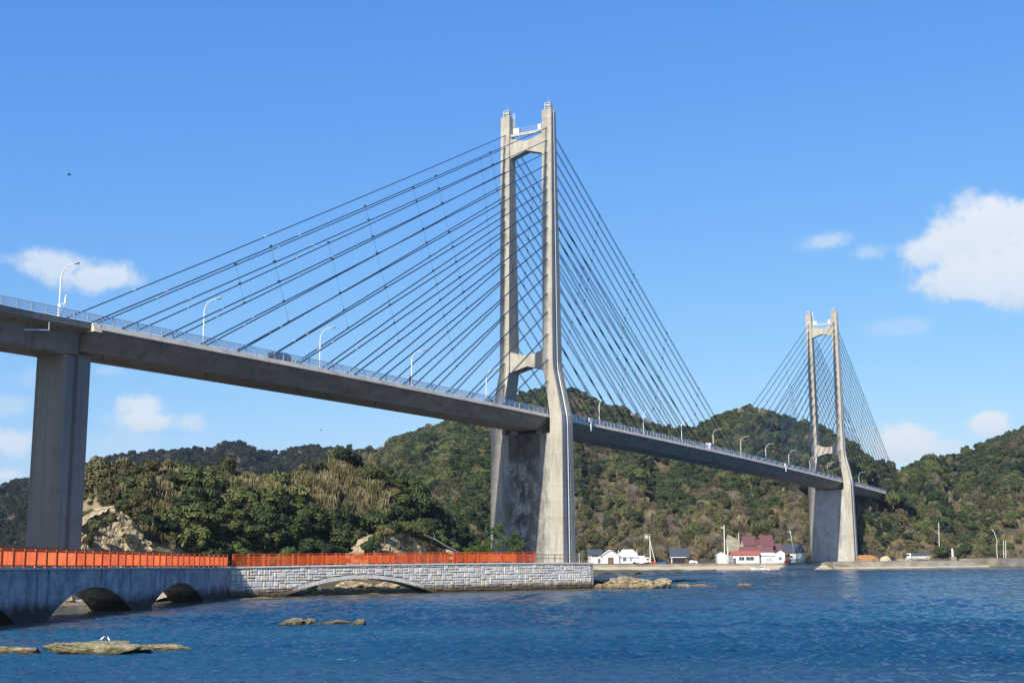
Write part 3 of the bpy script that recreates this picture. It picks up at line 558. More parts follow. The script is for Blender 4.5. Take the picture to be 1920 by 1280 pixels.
arch_wall(PB, .03, 57.3, -.12, -3.6, lambda a: zB(a) - .2, ARB).build('wall', M['joint'], gb)
cp = MB(); cp.loft([[PB(x, .10, zB(x) - .195), PB(x, .10, zB(x)), PB(x, -3.7, zB(x)), PB(x, -3.7, zB(x) - .195)] for x in np.linspace(0.03, 57.4, 40)]); cp.build('coping', M['cope'], gb)
# cut stones of the facing
st = MB(); rs = random.Random(5)
def stone(a0, a1, z0, z1, n):
    j = .035; a0 += j; a1 -= j; z0 += j; z1 -= j
    if a1 - a0 < .08 or z1 - z0 < .06: return
    d = rs.uniform(.05, .17); w = rs.uniform(-.02, .02); cz = min(.07, (z1 - z0) / 3); ca = min(.08, (a1 - a0) / 3)
    base = [PB(a0, n, z0), PB(a1, n, z0), PB(a1, n, z1), PB(a0, n, z1)]
    top = [PB(a0 + ca, n + d + rs.uniform(-.03, .03), z0 + cz), PB(a1 - ca, n + d + rs.uniform(-.03, .03), z0 + cz), PB(a1 - ca, n + d + rs.uniform(-.03, .03), z1 - cz), PB(a0 + ca, n + d + rs.uniform(-.03, .03), z1 - cz)]
    st.add(base + top, [(4, 5, 6, 7), (0, 1, 5, 4), (1, 2, 6, 5), (2, 3, 7, 6), (3, 0, 4, 7)], rs.choice([0, 0, 0, 1, 2]))
def ring_top(x):
    c, hw, top = ARB[0]; t = abs(x - c)
    return archz(x, [(c, hw + .9, top + .52)], -9) if t < hw + .9 else -9
cols = np.arange(.05, 57.2, .36); zs = np.arange(-.9, 3.9, .36); used = {}
nc, nz_ = len(cols) - 1, len(zs) - 1
for i in range(nc):
    for k in range(nz_):
        if used.get((i, k)): continue
        w, h = rs.choice([(2, 1), (1, 2), (2, 2), (2, 3), (1, 3), (3, 1), (3, 2), (2, 2), (1, 1), (4, 2)])
        while w > 1 and (i + w > nc or any(used.get((i + p, k + q)) for p in range(w) for q in range(1))): w -= 1
        while h > 1 and (k + h > nz_ or any(used.get((i + p, k + q)) for p in range(w) for q in range(h))): h -= 1
        if i + w > nc: w = 1
        for p in range(w):
            for q in range(h): used[(i + p, k + q)] = 1
        a0, a1 = cols[i], cols[i + w]; z0, z1 = zs[k], zs[k + h]
        lim = max(ring_top(a0), ring_top(a1), ring_top((a0 + a1) / 2))
        if z1 <= lim: continue
        z0 = max(z0, lim); z1 = min(z1, zB(a0) - .2)
        if z1 - z0 > .1: stone(a0, a1, z0, z1, -.12)
c, hw, top = ARB[0]; k = 0; nv = 46
for k in range(nv):     # voussoirs
    x0 = c - hw + 2 * hw * k / nv; x1 = c - hw + 2 * hw * (k + 1) / nv
    b0, b1 = max(archz(x0 + .001, ARB, -1), -1), max(archz(x1 - .001, ARB, -1), -1)
    sl = (x0 + x1) / 2 - c; lean = sl / 22.; h = .46
    d = rs.uniform(.05, .10); j = .015; n = -.12
    q0, q1 = (x0 + j, b0), (x1 - j, b1); q2 = (x1 - j + lean * h, b1 + h); q3 = (x0 + j + lean * h, b0 + h)
    base = [PB(a, n, z) for a, z in (q0, q1, q2, q3)]
    cx, czz = sum(a for a, _ in (q0, q1, q2, q3)) / 4, sum(z for _, z in (q0, q1, q2, q3)) / 4
    tp = [PB(cx + (a - cx) * .88, n + d, czz + (z - czz) * .9) for a, z in (q0, q1, q2, q3)]
    st.add(base + tp, [(4, 5, 6, 7), (0, 1, 5, 4), (1, 2, 6, 5), (2, 3, 7, 6), (3, 0, 4, 7)])
# end face stones at the free corner
st.build('stone_facing', [M['stone'], M['stone2'], M['stone3']], gb)
ef = MB(); ef.prism([PB(57.31, -.12, -2), PB(57.31, -3.6, -2), PB(57.31, -3.6, 3.4), PB(57.31, -.12, 3.4)], tuple(dB.to_3d() * .12)); ef.build('end_face', M['joint'], gb)

# ------------------------------------------------------------------ orange fence along the causeways
def fence(name, label, P, a0, a1, n, zf, spacing=2.0, h=1.5, paired=True, cat='fence', group=None):
    t = thing(name, label, cat, P(a0, n, zf(a0)), 0, group)
    along = (P(1, 0, 0) - P(0, 0, 0)).normalized(); out_ = (P(0, 1, 0) - P(0, 0, 0)).normalized()
    npan = max(1, int(round((a1 - a0) / spacing))); sp = (a1 - a0) / npan
    k = 0; pr = None
    ang = math.atan2(along.y, along.x)
    pm = MB(); pm.box((-.045, -.045, -.02), (.045, .045, h)); pm.box((-.09, -.09, -.01), (.09, .09, .03)); pme = pm.mesh('fence_post', M['orange'])
    offs = [0, .17] if paired else [0]
    for i in range(npan + 1):
        for o_ in offs:
            a = a0 + i * sp + o_
            if a > a1 + .05: continue
            q = P(a, n, zf(a)) - wloc(t); po = link('post', pme, t, q); po.rotation_euler = (0, 0, ang)
    rl = MB()
    for i in range(npan):
        pk = MB()
        x0, x1 = a0 + i * sp + (.2 if paired else .04), a0 + (i + 1) * sp - .03
        for zz, th in ((h - .03, .06), (h - .24, .045), (.17, .05)):
            rl.bar(P(x0 - .15 if zz > h - .1 else x0, n, zf(x0) + zz), P(x1, n, zf(x1) + zz), .05, th)
        m_ = int((x1 - x0) / .105)
        for j in range(1, m_):
            x = x0 + (x1 - x0) * j / m_; z = zf(x)
            c_ = P(x, n, 0); pk.obox((c_.x, c_.y, z + .17 + (h - .41) / 2), along * .012, out_ * .016, (0, 0, (h - .41) / 2))
        pk.build('mesh_panel', M['orange'], t)
    rl.bar(P(a0, n, zf(a0) + h + .03), P(a1, n, zf(a1) + h + .03), .11, .06)
    rl.build('rails', M['orange'], t)
    return t
fence('fence', 'orange picket fence on the near edge of the smooth left causeway', PA, -30, 61.9, -.25, zA)
fence('fence', 'orange picket fence on the far edge of the smooth left causeway', PA, -30, 58, -3.75, zA, paired=False)
fence('fence', 'orange picket fence on the near edge of the ashlar stone causeway', PB, .35, 46.7, -.25, zB)
fence('fence', 'orange picket fence on the far edge of the ashlar stone causeway', PB, 4.5, 45.5, -3.4, zB, paired=False)
def pipe_fence(label, a0, a1, n, sp=1.55):
    t = thing('pipe_fence', label, 'fence', PB(a0, n, zB(a0)))
    k = int(round((a1 - a0) / sp)); m_ = MB(); m_.tube([(0, 0, -.02), (0, 0, 1.22)], .05, 6); me = m_.mesh('pipe_post', M['brownpipe'])
    for i in range(k + 1): a = a0 + (a1 - a0) * i / k; link('post', me, t, PB(a, n, zB(a)) - wloc(t))
    r_ = MB()
    for z in (.62, 1.18): r_.tube([PB(a0 - .1, n, zB(a0) + z), PB(a1 + .1, n, zB(a1) + z)], .04, 6)
    r_.build('rails', M['brownpipe'], t)
pipe_fence('brown pipe railing on the near edge at the end of the stone wall', 47.1, 57.0, -.3)
pipe_fence('brown pipe railing along the far edge at the end of the stone wall', 47.1, 57.0, -3.4, 1.1)

# ------------------------------------------------------------------ the cable-stayed bridge (local frame: x along the deck, y = away from the camera side, z up)
BR = thing('cable_stayed_bridge', 'concrete cable-stayed bridge with two H-shaped towers crossing the strait', 'bridge', (TX, TY, 0), math.atan2(DY, DX))
def Q(s, w, z): return Vector((s, -w, z))
def zt(s): return 33.65 - 3.3e-5 * (s - 95) ** 2
def bb(mb, name, m, parent=None, loc=(0, 0, 0)):
    me = mb.mesh(name, m); return link(name, me, parent if parent is not None else BR, loc)
ss = np.arange(-121, 333, 6.0); ss = list(ss) + [333]
prof = [(-4.82, 0), (-5.10, -.78), (-4.75, -.98), (-2.9, -3.2), (2.9, -3.2), (4.75, -.98), (5.10, -.78), (4.82, 0)]
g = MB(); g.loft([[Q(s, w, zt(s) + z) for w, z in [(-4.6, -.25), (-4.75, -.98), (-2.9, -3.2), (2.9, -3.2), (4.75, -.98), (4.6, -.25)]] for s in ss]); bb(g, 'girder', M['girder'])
for sd in (1, -1):
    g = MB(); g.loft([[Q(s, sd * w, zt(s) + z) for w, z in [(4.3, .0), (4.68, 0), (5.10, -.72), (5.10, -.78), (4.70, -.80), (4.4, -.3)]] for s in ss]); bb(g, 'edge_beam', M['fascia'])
    g = MB(); g.prism([Q(-121.35, sd * w, zt(-121) + z) for w, z in [(3.9, -.02), (4.85, -.02), (5.2, -1.05), (3.9, -1.05)]], (1.2, 0, 0)); bb(g, 'end_block', M['block'])
g = MB(); g.loft([[Q(s, -4.39, zt(s) - .05), Q(s, 4.39, zt(s) - .05), Q(s, 4.39, zt(s) - .22), Q(s, -4.39, zt(s) - .22)] for s in ss]); bb(g, 'road_surface', M['asphalt'])
# drain stubs under the girder
g = MB()
for s in (-117.5, -99.5, -80, -60, -40): g.tube([Q(s, 2.6, zt(s) - 3.15), Q(s, 2.6, zt(s) - 3.7)], .09, 6)
bb(g, 'drain_stubs', M['dark'])
def taper(z):   # leg: (inner w, outer w, half depth)
    t = [(0, 5.4, 8.2, 3.05), (31.5, 5.5, 8.2, 2.55), (33.2, 5.45, 8.08, 2.5), (36, 5.05, 7.55, 2.42), (42.3, 4.0, 6.28, 2.3), (44.2, 3.9, 6.12, 2.28), (57, 3.9, 6.1, 2.05), (98.35, 3.9, 6.1, 1.15)]
    zs = [a[0] for a in t]; return [float(np.interp(z, zs, [a[k] for a in t])) for k in (1, 2, 3)]
AN = [94.1,91.3,88.6,85.9,83.2,80.4,77.7,74.8,72.1,68.9,65.5,62.1,58.1,54.2,49.6,44.3,39.9]
def make_tower(s0):
    T_ = bpy.data.objects.new('tower', None); C.objects.link(T_); T_.parent = BR; T_.location = (s0, 0, 0)
    for sd in (1, -1):
        rings = []
        for z in (-1, 0, 10, 20, 31.5, 33.2, 36, 39, 42.3, 44.2, 57, 75, 98.35):
            wi, wo, h = taper(max(z, 0)); gd = .38
            rings.append([Q(s, sd * w, z) for s, w in [(-h, wi), (-h, wo - .12), (-h + .12, wo), (-.34 * h, wo), (-.30 * h, wo - gd), (.30 * h, wo - gd), (.34 * h, wo), (h - .12, wo), (h, wo - .12), (h, wi)]])
        m = MB(); m.loft(rings); bb(m, 'leg', M['conc'], T_)
        m = MB()           # anchor slots on the deck-facing sides
        for k, z in enumerate(AN):
            for fs in (-1, 1):
                wi, wo, h = taper(z - .8); cw = 5.0
                for dw in (-.26, .26): m.bar(Q(fs * (h + .01), sd * (cw + dw), z - 1.8), Q(fs * (taper(z)[2] + .01), sd * (cw + dw), z + .1), .06, .07, up=(1, 0, 0))
                m.bar(Q(fs * (taper(z)[2] + .03), sd * (cw - .3), z + .1), Q(fs * (taper(z)[2] + .03), sd * (cw + .3), z + .1), .12, .14)
        bb(m, 'anchor_slots', M['joint'], T_)
        m = MB(); zz = [3, 31.5, 33.2, 36, 42.3, 44.2, 57, 98]
        m.tube([Q(.1, sd * (taper(z)[1] - .10), z) for z in zz], .13, 6); bb(m, 'drain_pipe', M['white'], T_)
        m = MB(); c = Q(0, sd * 5.0, 98.35)      # cage with beacon on the leg top
        for i in (-1, 1):
            for j in (-1, 1): m.bar(c + Vector((i * .62, j * .62, 0)), c + Vector((i * .62, j * .62, 1.55)), .14)
        for z in (.45, 1.0, 1.55):
            for i in (-1, 1):
                m.bar(c + Vector((i * .62, -.66, z)), c + Vector((i * .62, .66, z)), .12); m.bar(c + Vector((-.66, i * .62, z)), c + Vector((.66, i * .62, z)), .12)
        for i in (-1, 1):
            m.bar(c + Vector((i * .62, -.62, .1)), c + Vector((i * .62, .62, 1.45)), .1); m.bar(c + Vector((-.62, i * .62, .1)), c + Vector((.62, i * .62, 1.45)), .1)
        m.box(c + Vector((-.4, -.4, .9)), c + Vector((.4, .4, 1.6))); m.tube([c + Vector((0, 0, 2)), c + Vector((0, 0, 3.0))], .025, 5)
        bb(m, 'beacon_cage', M['steel'], T_)
    up = [(-3.95, 93.4), (-1.5, 92.6), (0, 92.3), (1.5, 92.6), (3.95, 93.4), (3.95, 88.9), (0, 90.1), (-3.95, 88.9)]
    m = MB(); m.prism([Q(-.95, w, z) for w, z in up], (1.9, 0, 0)); bb(m, 'crossbeam', M['conc'], T_)
    lo = [(-4.0, 46.8), (-1.6, 46.0), (0, 45.8), (1.6, 46.0), (4.0, 46.8), (4.1, 42.4), (0, 43.5), (-4.1, 42.4)]
    m = MB(); m.prism([Q(-1.7, w, z) for w, z in lo], (3.4, 0, 0)); bb(m, 'crossbeam', M['conc'], T_)
    m = MB(); m.loft([[Q(-h_, -5.7, z), Q(h_, -5.7, z), Q(h_, 5.7, z), Q(-h_, 5.7, z)] for z, h_ in ((-1, 3.0), (0, 2.99), (29.4, 2.54))]); bb(m, 'pier_wall', M['conc_wall'], T_)
    m = MB(); m.box(Q(-1.9, 3.3, 29.38), Q(1.9, 2.0, 30.45)); m.box(Q(-1.9, -2.0, 29.38), Q(1.9, -3.3, 30.45)); bb(m, 'bearings', M['joint'], T_)
    m = MB()            # maintenance walkway over the upper crossbeam
    m.box(Q(-.8, 3.88, 94.15), Q(.8, -3.88, 94.3)); m.bar(Q(-.8, -3.8, 93.9), Q(-.8, 3.8, 93.9), .1, .3)
    for w in np.linspace(-3.7, 3.7, 9): m.bar(Q(-.78, w, 93.5), Q(-.78, w, 94.2), .08); m.bar(Q(-.78, w, 94.3), Q(-.78, w, 95.3), .035)
    for z in (94.8, 95.3): m.bar(Q(-.78, -3.8, z), Q(-.78, 3.8, z), .035)
    bb(m, 'walkway', M['steel'], T_)
    for w in (-2.6, 3.0):
        m = MB(); hh = .62 if w < 0 else .38; m.box(Q(-.7, w + hh + .1, 94.32), Q(.5, w - hh, 95.45)); m.box(Q(-.76, w + hh + .16, 95.45), Q(.56, w - hh - .06, 95.52)); bb(m, 'equipment_box', M['white'], T_)
    m = MB()            # ladder frame beside the far leg top
    for w in (-3.75, -3.35): m.bar(Q(.3, w, 94.3), Q(.3, w, 99.4), .07)
    for z in np.arange(94.6, 99.4, .45): m.bar(Q(.3, -3.75, z), Q(.3, -3.35, z), .05)
    bb(m, 'ladder', M['rail'], T_)
    return T_
t1 = make_tower(0.0)
t2 = copy_tree(t1); t2.location = (250, 0, 0); t2.parent = BR
M['conc_wall2'] = mat('concrete_pier_wall_light', [(.3, (.33, .32, .285)), (.5, (.42, .405, .36)), (.7, (.50, .48, .42))], .3, rough=.9, bump=.2, bscale=3, extra=[(.5, (1, 1, .15), .56, .66, (.16, .15, .135), .7), (.8, (.6, .6, 2.2), .58, .66, (.2, .19, .17), .6)])
for o_ in t2.children:
    if o_.name.startswith('pier_wall'): o_.data = o_.data.copy(); o_.data.materials[0] = M['conc_wall2']
# approach span and first pier
sa = [-121.15, -130, -140, -152, -165, -230]
ap = [(-4.3, 0), (-4.7, -.02), (-4.7, -.75), (-2.75, -1.25), (-2.55, -3.55), (-2.2, -3.75), (2.2, -3.75), (2.55, -3.55), (2.75, -1.25), (4.7, -.75), (4.7, -.02), (4.3, 0)]
g = MB(); g.loft([[Q(s, w * (1.14 if s < -139 and abs(w) > 4 else 1), zt(max(s, -150)) + z) for w, z in ap] for s in sa]); bb(g, 'approach_girder', M['girder'])  # unseen outer stretch has extra slab width, added to shade the pier foot
g = MB(); g.loft([[Q(s, -4.2, zt(s) + .03), Q(s, 4.2, zt(s) + .03), Q(s, 4.2, zt(s) - .1), Q(s, -4.2, zt(s) - .1)] for s in sa[:4]]); bb(g, 'approach_road', M['asphalt'])
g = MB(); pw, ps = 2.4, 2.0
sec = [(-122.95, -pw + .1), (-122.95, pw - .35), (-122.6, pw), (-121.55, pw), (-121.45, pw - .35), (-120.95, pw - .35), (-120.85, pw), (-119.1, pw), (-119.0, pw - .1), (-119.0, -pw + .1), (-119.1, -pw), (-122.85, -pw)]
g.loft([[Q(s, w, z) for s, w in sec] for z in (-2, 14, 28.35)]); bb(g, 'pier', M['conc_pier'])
g = MB(); g.box(Q(-122.4, 1.9, 28.34), Q(-119.6, -1.9, 28.9)); bb(g, 'bearings', M['joint'])
g = MB(); g.bar(Q(-127.5, 4.72, zt(-127) - .9), Q(-127.5, 4.72, zt(-127) - 1.9), .07); g.bar(Q(-127.5, 4.72, zt(-127) - 1.8), Q(-130.5, 4.3, zt(-127) - 2.2), .09); bb(g, 'conduit', M['rail'])
# stay cables
SL = [-121.5] + [-116.7 + 6.85 * k for k in range(16)]
cabs = []
for t0 in (0, 250):
    for side in (-1, 1):
        for k in range(17):
            s1 = t0 + side * (-SL[k]); s1 = t0 - SL[k] * side
            for sd in (1, -1):
                h = taper(AN[k])[2]; p = Q(t0 + side * h, sd * 5.0, AN[k]); q = Q(s1, sd * 4.55, zt(s1) - .1)
                cabs.append((t0, side, k, sd, p, q))
cabs.sort(key=lambda c: ((c[0], c[1]) == (250, 1), c[0] == 250, 0))
rest = MB()
def cable_geo(mb, p, q):
    d = (q - p); up = Vector((0, 1, 0)); pts = [p + d * t + Vector((0, 0, -1)) * (.0022 * d.length * 4 * t * (1 - t)) for t in (0, .25, .5, .75, 1)]
    for o in (-.13, .13): mb.tube([x + up * o for x in pts], .062, 5)
for i, (t0, side, k, sd, p, q) in enumerate(cabs):
    if i < 100:
        m = MB(); cable_geo(m, p, q)
        if (t0, side) == (0, -1) and k < 8:
            d = q - p
            for j in range(2 if k < 3 else 1):
                x = p + d * (.90 - .22 * j - (.03 if sd < 0 else 0)) - Vector((0, 0, .0022 * d.length * 4 * .09)); m.obox(x, d.normalized() * .09, Vector((0, .21, 0)), d.normalized().cross(Vector((0, 1, 0))) * .11, 1)
        bb(m, 'stay_cable', [M['cable'], M['rail']])
    else: cable_geo(rest, p, q)
o = bb(rest, 'stay_cables', M['cable']); o['kind'] = 'stuff'
# cross ties with their clamps, and pale damper collars near the deck
TI = [(-89.6, 48.8, -84.5, 37.4), (-66.9, 60.9, -56.2, 39.8), (-45.9, 72.5, -33.9, 48.7), (-26, 82.5, -15, 56)]
TF = [(-63.7, 56.9, -57.6, 42.8), (-37., 71.5, -22.8, 42.7), (-11.7, 85.1, -6.4, 61.1), (-86, 47.5, -83, 40)]
def seg_x(p, q, a):     # where tie a crosses the stay p-q in the (s, z) plane
    x1, z1, x2, z2 = p.x, p.z, q.x, q.z; x3, z3, x4, z4 = a; d = (x1 - x2) * (z3 - z4) - (z1 - z2) * (x3 - x4)
    if abs(d) < 1e-6: return None
    t = ((x1 - x3) * (z3 - z4) - (z1 - z3) * (x3 - x4)) / d; u = -((x1 - x2) * (z1 - z3) - (z1 - z2) * (x1 - x3)) / d
    return p + (q - p) * t if 0 <= t <= 1 and -.06 <= u <= 1.06 else None
for t0 in (0, 250):
    for side in (-1, 1):
        for sd, tl in ((1, TI), (-1, TF)):
            for a in tl:
                a2 = (t0 - side * a[0], a[1], t0 - side * a[2], a[3]); pts = []
                for c in cabs:
                    if (c[0], c[1], c[3]) == (t0, side, sd):
                        x = seg_x(c[4], c[5], a2)
                        if x is not None: pts.append((x.z, x, (c[5] - c[4]).normalized()))
                pts.sort(key=lambda e: -e[0])
                if len(pts) > 1:
                    m = MB()
                    m.tube([e[1] for e in pts], .02, 4)
                    for _, x, d in pts: m.obox(x - Vector((0, 0, .0)), d * .13, Vector((0, .19, 0)), d.cross(Vector((0, 1, 0))) * .09)
                    bb(m, 'cross_tie', M['wire'])
# ------------------------------------------------------------------ bridge railings
def railing(name, label, w, s0, s1, sp=2.0, hidden=None):
    t = thing(name, label, 'railing', W(s0, w, zt(s0)), math.atan2(DY, DX))
    base = lambda s: Vector((s - s0, 0, zt(s) - zt(s0)))
    pm = MB(); pm.box((-.06, -.08, -.02), (.06, .08, 1.0)); pm.box((-.10, -.12, -.02), (.10, .12, .05)); pme = pm.mesh('railing_post', M['rail'])
    n = int((s1 - s0) / sp); rest = MB()
    for i in range(n + 1):
        s = s0 + i * sp
        if i < 100: link('post', pme, t, base(s))
        else: rest.box(base(s) + Vector((-.06, -.08, -.02)), base(s) + Vector((.06, .08, 1.0)))
    r_ = MB()
    for z, th in ((1.0, .13), (.74, .10), (.50, .10), (.26, .10)):
        r_.loft([[base(s) + Vector((0, -th / 2, z - th / 2)), base(s) + Vector((0, th / 2, z - th / 2)), base(s) + Vector((0, th / 2, z + th / 2)), base(s) + Vector((0, -th / 2, z + th / 2))] for s in np.linspace(s0, s1, 40)])
    link('rails', r_.mesh('rails', M['rail']), t)
    if rest.v: o = link('posts', rest.mesh('posts', M['rail']), t); o['kind'] = 'stuff'
railing('bridge_railing', 'white steel railing along the nearer edge of the high bridge deck', 4.62, -160, 330)
railing('bridge_railing', 'white steel railing along the farther edge of the high bridge deck', -4.62, -160, 330)

# ------------------------------------------------------------------ lamps on the bridge
def make_lamp():
    t = thing('street_lamp', 'x', 'street lamp', (0, 0, 0))
    m = MB(); pts = [(0, 0, -.05), (0, 0, 3), (0, 0, 6.6)]; 
    for k in range(1, 8):
        a = k / 7 * math.pi / 2 * .93; pts.append((1.75 * (1 - math.cos(a)) * .95, 0, 6.6 + 1.85 * math.sin(a)))
    pts.append((2.25, 0, 8.5)); rs_ = list(np.linspace(.10, .045, len(pts))); m.tube(pts, rs_, 8); m.tube([(0, 0, -.05), (0, 0, .8)], .13, 8)
    link('pole', m.mesh('lamp_pole', M['pole'], smooth=True), t)
    m = MB(); m.loft([[(x, y * wd, 8.5 + z * hh + dz) for y, z in [(-1, 0), (-.7, .8), (0, 1), (.7, .8), (1, 0), (.6, -.45), (-.6, -.45)]] for x, wd, hh, dz in [(2.15, .06, .05, 0), (2.3, .14, .10, .0), (2.6, .19, .14, .0), (2.95, .16, .11, .03), (3.1, .06, .04, .05)]])
    h = link('lamp_head', m.mesh('lamp_head', M['lamp']), t)
    m = MB(); m.box((2.4, -.12, 8.39), (2.95, .12, 8.45)); link('lens', m.mesh('lamp_lens', M['lens']), h)
    return t
lamp0 = make_lamp(); GL = 'street lamps along the bridge'
LS = [(-118.4, 'street lamp over the first pier, with an antenna bracket on its pole'), (-92.8, 'second street lamp from the left end of the bridge'), (-65.8, 'street lamp above the roof of the dark minivan'),
      (-38.7, 'street lamp beside the person walking on the bridge'), (-11.3, 'street lamp just left of the near tower'), (43.7, 'first street lamp right of the near tower, against the hill'),
      (71.5, 'second street lamp right of the near tower'), (99.7, 'third street lamp right of the near tower, before the hill saddle'), (126.4, 'street lamp just left of the small white van'),
      (153, 'street lamp just right of the small white van'), (180.2, 'second street lamp right of the small white van'), (208.2, 'third street lamp right of the small white van'), (237, 'street lamp just left of the far tower'),
      (263.8, 'street lamp seen between the legs of the far tower'), (318.7, 'first street lamp right of the far tower'), (346.5, 'second street lamp right of the far tower'), (371, 'street lamp at the hillside end of the bridge')]
for i, (s, lab) in enumerate(LS):
    o = lamp0 if i == 0 else copy_tree(lamp0)
    zz = zt(min(s, 332)); 
    o.location = W(s, -4.25, zz); o.rotation_euler = (0, 0, -AZ); o['label'] = lab; o['group'] = GL
m = MB(); m.bar((0, 0, 2.35), (1.05, 0, 2.5), .07); m.bar((.15, 0, 2.3), (.45, 0, 1.6), .06); m.bar((.45, 0, 1.6), (.95, 0, 2.4), .04); m.tube([(1.0, 0, 2.45), (1.0, 0, 3.0), (1.12, 0, 3.5)], [.14, .13, .09], 6); m.tube([(0,0,-.1),(0,0,2.4)], .19, 8)
an = link('antenna_bracket', m.mesh('antenna_bracket', M['pole']), lamp0, (0, 0, 1.2))
# other small fittings on the deck
def sign_post(label, s, w, h, arm):
    t = thing('sign_post', label, 'sign post', W(s, w, zt(s)), -AZ)
    m = MB(); m.tube([(0, 0, 0), (0, 0, h)], .07, 6); link('pole', m.mesh('sign_pole', M['pole']), t)
    m = MB(); m.box((0, -.12, h - .1), (arm, .12, h + .1)); m.box((arm - .05, -.25, h - .3), (arm + .3, .25, h + .2)); link('arm', m.mesh('sign_arm', M['white']), t)
sign_post('short white bracket post on the deck just right of the near tower', 12, -2.5, 3.0, -2.4)
t = thing('hanging_marker', 'white navigation marker hung over the railing right of the near tower', 'marker', W(18, 5.2, zt(18)), -AZ)
m = MB(); m.box((-.25, -.9, .0), (.05, .9, .9)); link('panel', m.mesh('marker_panel', M['white']), t); m = MB(); m.bar((0, 0, 0), (0, 0, -1.9), .25); link('arm', m.mesh('marker_arm', M['white']), t)
t = thing('hanging_marker', 'white navigation marker hung over the railing in mid span', 'marker', W(170, 5.2, zt(170)), -AZ)
m = MB(); m.box((-.25, -.6, -.1), (.05, .6, .8)); link('panel', m.mesh('marker_panel', M['white']), t); m = MB(); m.bar((0, 0, 0), (0, 0, -1.7), .22); link('arm', m.mesh('marker_arm', M['white']), t)

# ------------------------------------------------------------------ vehicles on the deck
def vehicle(name, label, cat, s, w, paint, L_, H_, van, face=1, glass=None):
    t = thing(name, label, cat, W(s, w, zt(s) - .05), math.atan2(DY, DX) + (0 if face > 0 else math.pi))
    hw = .82 if not van else .80
    pr = [(-L_/2, .35), (-L_/2 + .02, .95), (-L_/2 + .12, H_ - .12), (-L_/2 + .35, H_), (L_*.16, H_), (L_*.30, H_ - .28), (L_*.40, 1.05), (L_/2 - .08, .92), (L_/2, .7), (L_/2, .35)] if not van else \
         [(-L_/2, .35), (-L_/2, 1.1), (-L_/2 + .08, H_ - .08), (-L_/2 + .25, H_), (L_*.30, H_), (L_*.40, H_ - .2), (L_*.47, 1.05), (L_/2, .85), (L_/2, .35)]
    m = MB(); m.loft([[(x, yy * hw, z - (.0 if abs(yy) < .95 else .05)) for x, z in pr] for yy in (-1, -.93, .93, 1)]); bo = link('body', m.mesh('car_body', paint), t)
    gl = MB()
    zs0, zs1 = 1.02, H_ - .16
    for yy in (-1, 1):
        e = yy * (hw + .012)
        for x0, x1 in ([(-L_*.44, -L_*.20), (-L_*.18, L_*.05), (L_*.07, L_*.26)]):
            gl.add([(x0, e, zs0), (x1 + (.12 if x1 > L_*.2 else 0), e, zs0), (x1, e, zs1), (x0, e, zs1)], [(0, 1, 2, 3)])
    link('side_windows', gl.mesh('side_windows', M['glass']), t)
    gl = MB(); xa, za, xb, zb_ = ((L_*.315, H_ - .30, L_*.395, 1.08) if not van else (L_*.41, H_ - .24, L_*.468, 1.10))
    gl.add([(xa + .02, -hw * .86, za), (xa + .02, hw * .86, za), (xb + .02, hw * .88, zb_), (xb + .02, -hw * .88, zb_)], [(0, 1, 2, 3)]); link('windscreen', gl.mesh('windscreen', M['glass']), t)
    wm = MB(); wm.tube([(0, -.1, 0), (0, .1, 0)], .31, 16); wme = wm.mesh('wheel', M['tyre']); rm = MB(); rm.tube([(0, -.11, 0), (0, .11, 0)], .18, 12); rme = rm.mesh('wheel_rim', M['rail'])
    for x in (-L_*.31, L_*.31):
        for yy in (-1, 1):
            wo = link('wheel', wme, t, (x, yy * (hw - .1), .31)); link('rim', rme, wo)
    hm = MB(); hm.box((L_/2 - .05, -.09, .66), (L_/2 + .02, .09, .82)); hme = hm.mesh('headlight', M['white']); tm = MB(); tm.box((-L_/2 - .02, -.06, .8), (-L_/2 + .05, .06, 1.1)); tme = tm.mesh('tail_light', M['redpaint'])
    for yy in (-.6, .6): link('headlight', hme, t, (0, yy, 0)); link('tail_light', tme, t, (0, yy, 0))
    return t
vehicle('minivan', 'dark minivan driving on the bridge behind the left railing', 'car', -82.8, 1.6, M['carblack'], 4.1, 1.75, False, 1)
vehicle('van', 'small white van driving on the bridge in the middle of the main span', 'van', 101.5, 3.3, M['white'], 3.4, 1.9, True, 1)

